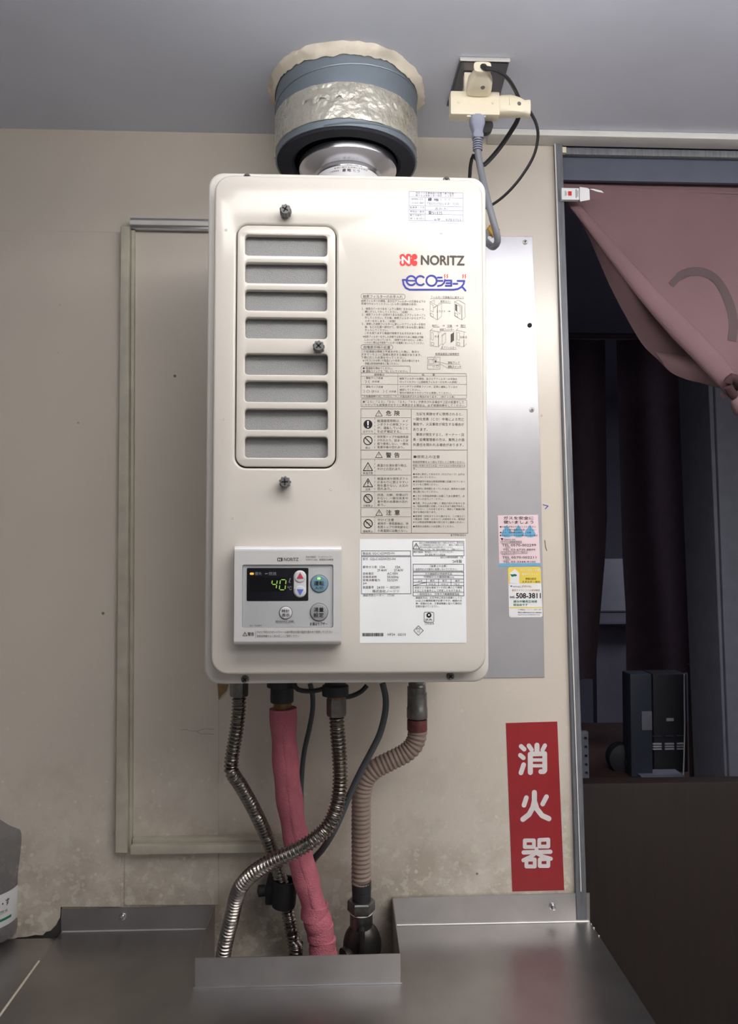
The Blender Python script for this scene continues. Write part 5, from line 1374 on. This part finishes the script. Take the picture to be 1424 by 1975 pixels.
# tie and knot
tube('tie_cord', [(.56181,-.015,1.66091),(.56594,-.019,1.66764),(.57613,-.017,1.66287),(.59025,-.005,1.65257),(.585,0,1.64125),(.57091,-.009,1.64701),(.56247,-.015,1.6556)], .0065, M['tie'], nr, n=10, flat=(.7, 1.))
bm = bmesh.new()
bmesh.ops.create_uvsphere(bm, u_segments=24, v_segments=16, radius=1)
c = Vector((.58955,0,1.63513))
for v in bm.verts:
    f = 1 + .08 * math.sin(v.co.x * 6 + 1) * math.cos(v.co.z * 5)
    v.co = c + Vector((v.co.x * .0145 * f, v.co.y * .012 * f, v.co.z * .0205 * f))
link('knot', bm, M['noren'], nr)
sheet('short_tail', [[Vector(p) for p in [(.56501,.015,1.6526),(.57571,.01,1.65012),(.59006,.009,1.6477)]], [Vector(p) for p in [(.56958,.015,1.64406),(.57952,.01,1.64394),(.59,.009,1.6446)]]], M['noren'])
# rod through the curtain's head
tube('curtain_rod', [(JT + .012, .032, 1.98272), (1.15, .032, 1.98272)], .005, M['jamb'], nr, n=12, smooth=False)

# small white carton flap hanging at the curtain's corner
cb = thing('paper_carton', (.34155,-.013,1.93706), 'small torn white paper carton stuck at the upper left corner of the doorway', 'carton')
box('carton_box', .32166, .34729, -.013, -.0065, 1.92845, 1.94579, M['paper'], cb, bev=.0005)
plate('open_flap', [[(.34758,1.9287), (.3483,1.92525), (.3625,1.9282), (.36192,1.94361), (.35926,1.94549), (.34779,1.94681)]], -.0145, .0006, M['paper'], cb)
plate('torn_tab', [[(.36309,1.94517), (.37378,1.94151), (.38374,1.93977), (.38071,1.9428), (.36846,1.94543)]], -.0125, .0006, M['paper'], cb)
CI = Ink('red_square', cb, M['ink_red'], -.013)
CI.rect((.33084,1.94077,.3362,1.93422))
CB = Ink('printed_lines', cb, M['ink'], -.013)
for r in ((.34232,1.94402,.34339,1.93092), (.34462,1.94252,.34538,1.9325), (.32626,1.94141,.32702,1.93371), (.32816,1.9399,.32878,1.93451)): CB.rect(r)

# ================================================================== BEYOND THE DOORWAY
bp = thing('brown_board', (.75, .13, 0), 'plain dark brown board closing the lower half of the doorway', 'board')
BPZ = 1.04625
box('board', JB - .002, 1.15, .115, .145, 0, BPZ, M['panel_brown'], bp, bev=.002)
sb = thing('low_cabinet', (1.1, 1.55, 0), 'low dark cabinet standing in the unlit room behind the brown board', 'cabinet')
SBZ = .69317
box('cabinet_top', .30, 1.75, 1.15, 1.95, SBZ - .04, SBZ, M['far_brown'], sb, bev=.003)
box('cabinet_body', .32, 1.73, 1.18, 1.93, 0, SBZ - .04, M['far_dark'], sb)
# appliance with a green lamp, grille unit, upright board, strip
Ya = 1.25
ap = thing('appliance_column', (.93925,1.25,.69225), 'narrow dark grey appliance with a tiny green lamp', 'appliance')
box('column_body', .91031, .97965, Ya, Ya + .07, SBZ, 1.01401, M['far_box'], ap, bev=.006)
lathe('green_lamp', [(.0022, 0), (0, .001)], (.96013,1.25,.87264), M['led_green'], ap, axis=(0, -1, 0), n=10)
box('control_panel', .94414, .97715, Ya - .004, Ya, .84014, .89806, M['far_blue'], ap, bev=.001)
gu = thing('grille_unit', (1.05053,1.3,.67519), 'dark box with a small label and a slotted grille, right of the green lamp', 'appliance')
box('unit_body', 1.00423, 1.11589, 1.3, 1.38, SBZ, 1.00441, M['far_black'], gu, bev=.005)
box('name_plate', 1.04547, 1.06913, 1.297, 1.3, .85488, .86393, M['far_pale'], gu)
for i, (x0, x1) in enumerate(((.99897, 1.02761), (1.03857, 1.06808), (1.07737, 1.09932))):
    for z in (.7837, .7755, .7673, .80749):
        box('grille_slat', x0, x1, 1.294, 1.3, z - .0022, z + .0022, M['far_pale'] if z < .79108 else M['far_box'], gu)
box('base_strip', .93023, 1.06702, 1.22, 1.29, SBZ, .70552, M['far_blue'], gu)
tag(tube('cable', [(1.07876,1.24,1.01489),(1.0779,1.24,.91817),(1.07761,1.24,.85387),(1.07456,1.24,.77372),(1.06966,1.24,.68105)], .0022, M['paper'], n=8), 'white cable hanging in front of the dark grille box', 'cable')
ub = thing('upright_board', (1.12739,1.2,.70571), 'dark brown upright board standing right of the white cable', 'board')
box('board', 1.08484, 1.18732, 1.2, 1.23, SBZ, 1.03745, M['far_brown'], ub, bev=.002)
box('top_rail', 1.08555, 1.18813, 1.195, 1.235, 1.03197, 1.04783, M['far_brown'], ub, bev=.002)
ls = thing('perforated_strip', (.7455,1.2,.71032), 'dark perforated metal strip standing next to the door jamb', 'strip')
lp_ = [[(.71976,.69815), (.75977,.69766), (.75837,.84789), (.72147,.84825)]] + [circle(x, z, .005, 8) for x, z in ((.75012,.82915), (.75029,.80252), (.75045,.7759), (.75077,.74931), (.75128,.7243))]
plate('strip', lp_, 1.2, .02, M['far_blue'], ls)
fn = thing('small_dark_fan', (.92093,1.3,.67675), 'small dark rounded fan on the low cabinet, left of the green lamp', 'fan')
c = (.90996,1.3,.73248)
lathe('fan_guard', [(0, .0), (.025, 0), (.046, .010), (.050, .026), (.046, .05), (0, .06)], c, M['far_black'], fn, axis=(0, 1, 0), n=28)
box('hub_plate', .90768, .93279, 1.288, 1.302, .72549, .732, M['far_box'], fn)
box('fan_stand', c[0] - .03, c[0] + .03, 1.31, 1.34, SBZ + .004, c[2] - .030, M['far_black'], fn, bev=.006)
# second curtain, dark red, in two flaps
fc_ = thing('dark_red_curtain', (1.13279,1.6,2.18507), 'dark red split curtain hanging at the back of the unlit room', 'curtain')
def flap(edge_l, edge_r, ph):
    L_, R_ = [Vector(p) for p in edge_l], [Vector(p) for p in edge_r]
    bm = bmesh.new()
    g_ = []
    for i in range(25):
        v = i / 24
        a, b = lerp_path(L_, v), lerp_path(R_, v)
        row = []
        for j in range(25):
            p = a.lerp(b, j / 24)
            p.y += .02 * math.sin(j / 24 * 9 + ph) * (.3 + .7 * v)
            row.append(bm.verts.new(p))
        g_.append(row)
    for i in range(24):
        for j in range(24): bm.faces.new((g_[i][j], g_[i + 1][j], g_[i + 1][j + 1], g_[i][j + 1]))
    bmesh.ops.solidify(bm, geom=bm.faces[:], thickness=.004)
    link('curtain_flap', bm, M['far_red'], fc_, angle=70)
flap([(.72679,1.6,2.1711),(.72841,1.6,1.32631),(.7341,1.6,.93117)], [(.97361,1.6,2.17371),(.9727,1.6,1.5146),(.96307,1.6,1.3636),(.94539,1.6,1.17588),(.9214,1.6,.9317)], 0)
flap([(1.0162,1.6,2.17416),(1.03009,1.6,1.36731),(1.04077,1.6,1.17553),(1.04115,1.6,.93457)], [(1.24946,1.6,2.17663),(1.31198,1.6,1.32544),(1.34559,1.6,.9586)], 1)
RZ_ = 2.18789
tube('curtain_rod', [(-.4, 1.6, RZ_), (2.6, 1.6, RZ_)], .010, M['far_brown'], fc_, n=10, smooth=False)
# pale panel that shows through the slit, and the blue-grey upright at the right
pp = thing('pale_panel', (1.22867,2.2,1.11371), 'pale grey panel glimpsed through the slit of the dark red curtain', 'panel')
box('panel', 1.13673, 1.37105, 2.2, 2.25, 1.1229, 1.35319, M['far_pale'], pp, bev=.003)
box('panel_ledge', 1.1172, 1.34744, 2.12, 2.2, 1.0666, 1.07337, M['chrome'], pp)
box('panel_leg', 1.13461, 1.36843, 2.2, 2.25, 0, 1.1229 - .01, M['far_dark'], pp)
up_ = thing('blue_grey_cupboard', (1.09727,.9,.78675), 'tall blue-grey cupboard at the right edge, beyond the doorway', 'cupboard')
plate('cupboard_body', [[(1.05778,.50698), (1.5, .50698), (1.5, 1.94379), (1.02436,1.94379)]], .95, .18, M['far_blue'], up_, bev=.003)
plate('cupboard_door', [[(1.06259,.52295), (1.48, .52295), (1.48, 1.89891), (1.03718,1.89891)]], .938, .012, M['far_blue'], up_, bev=.003)
box('plinth', 1.06737, 1.49, .96, 1.12, 0, .50975, M['far_blue'], up_)

finish_inks()
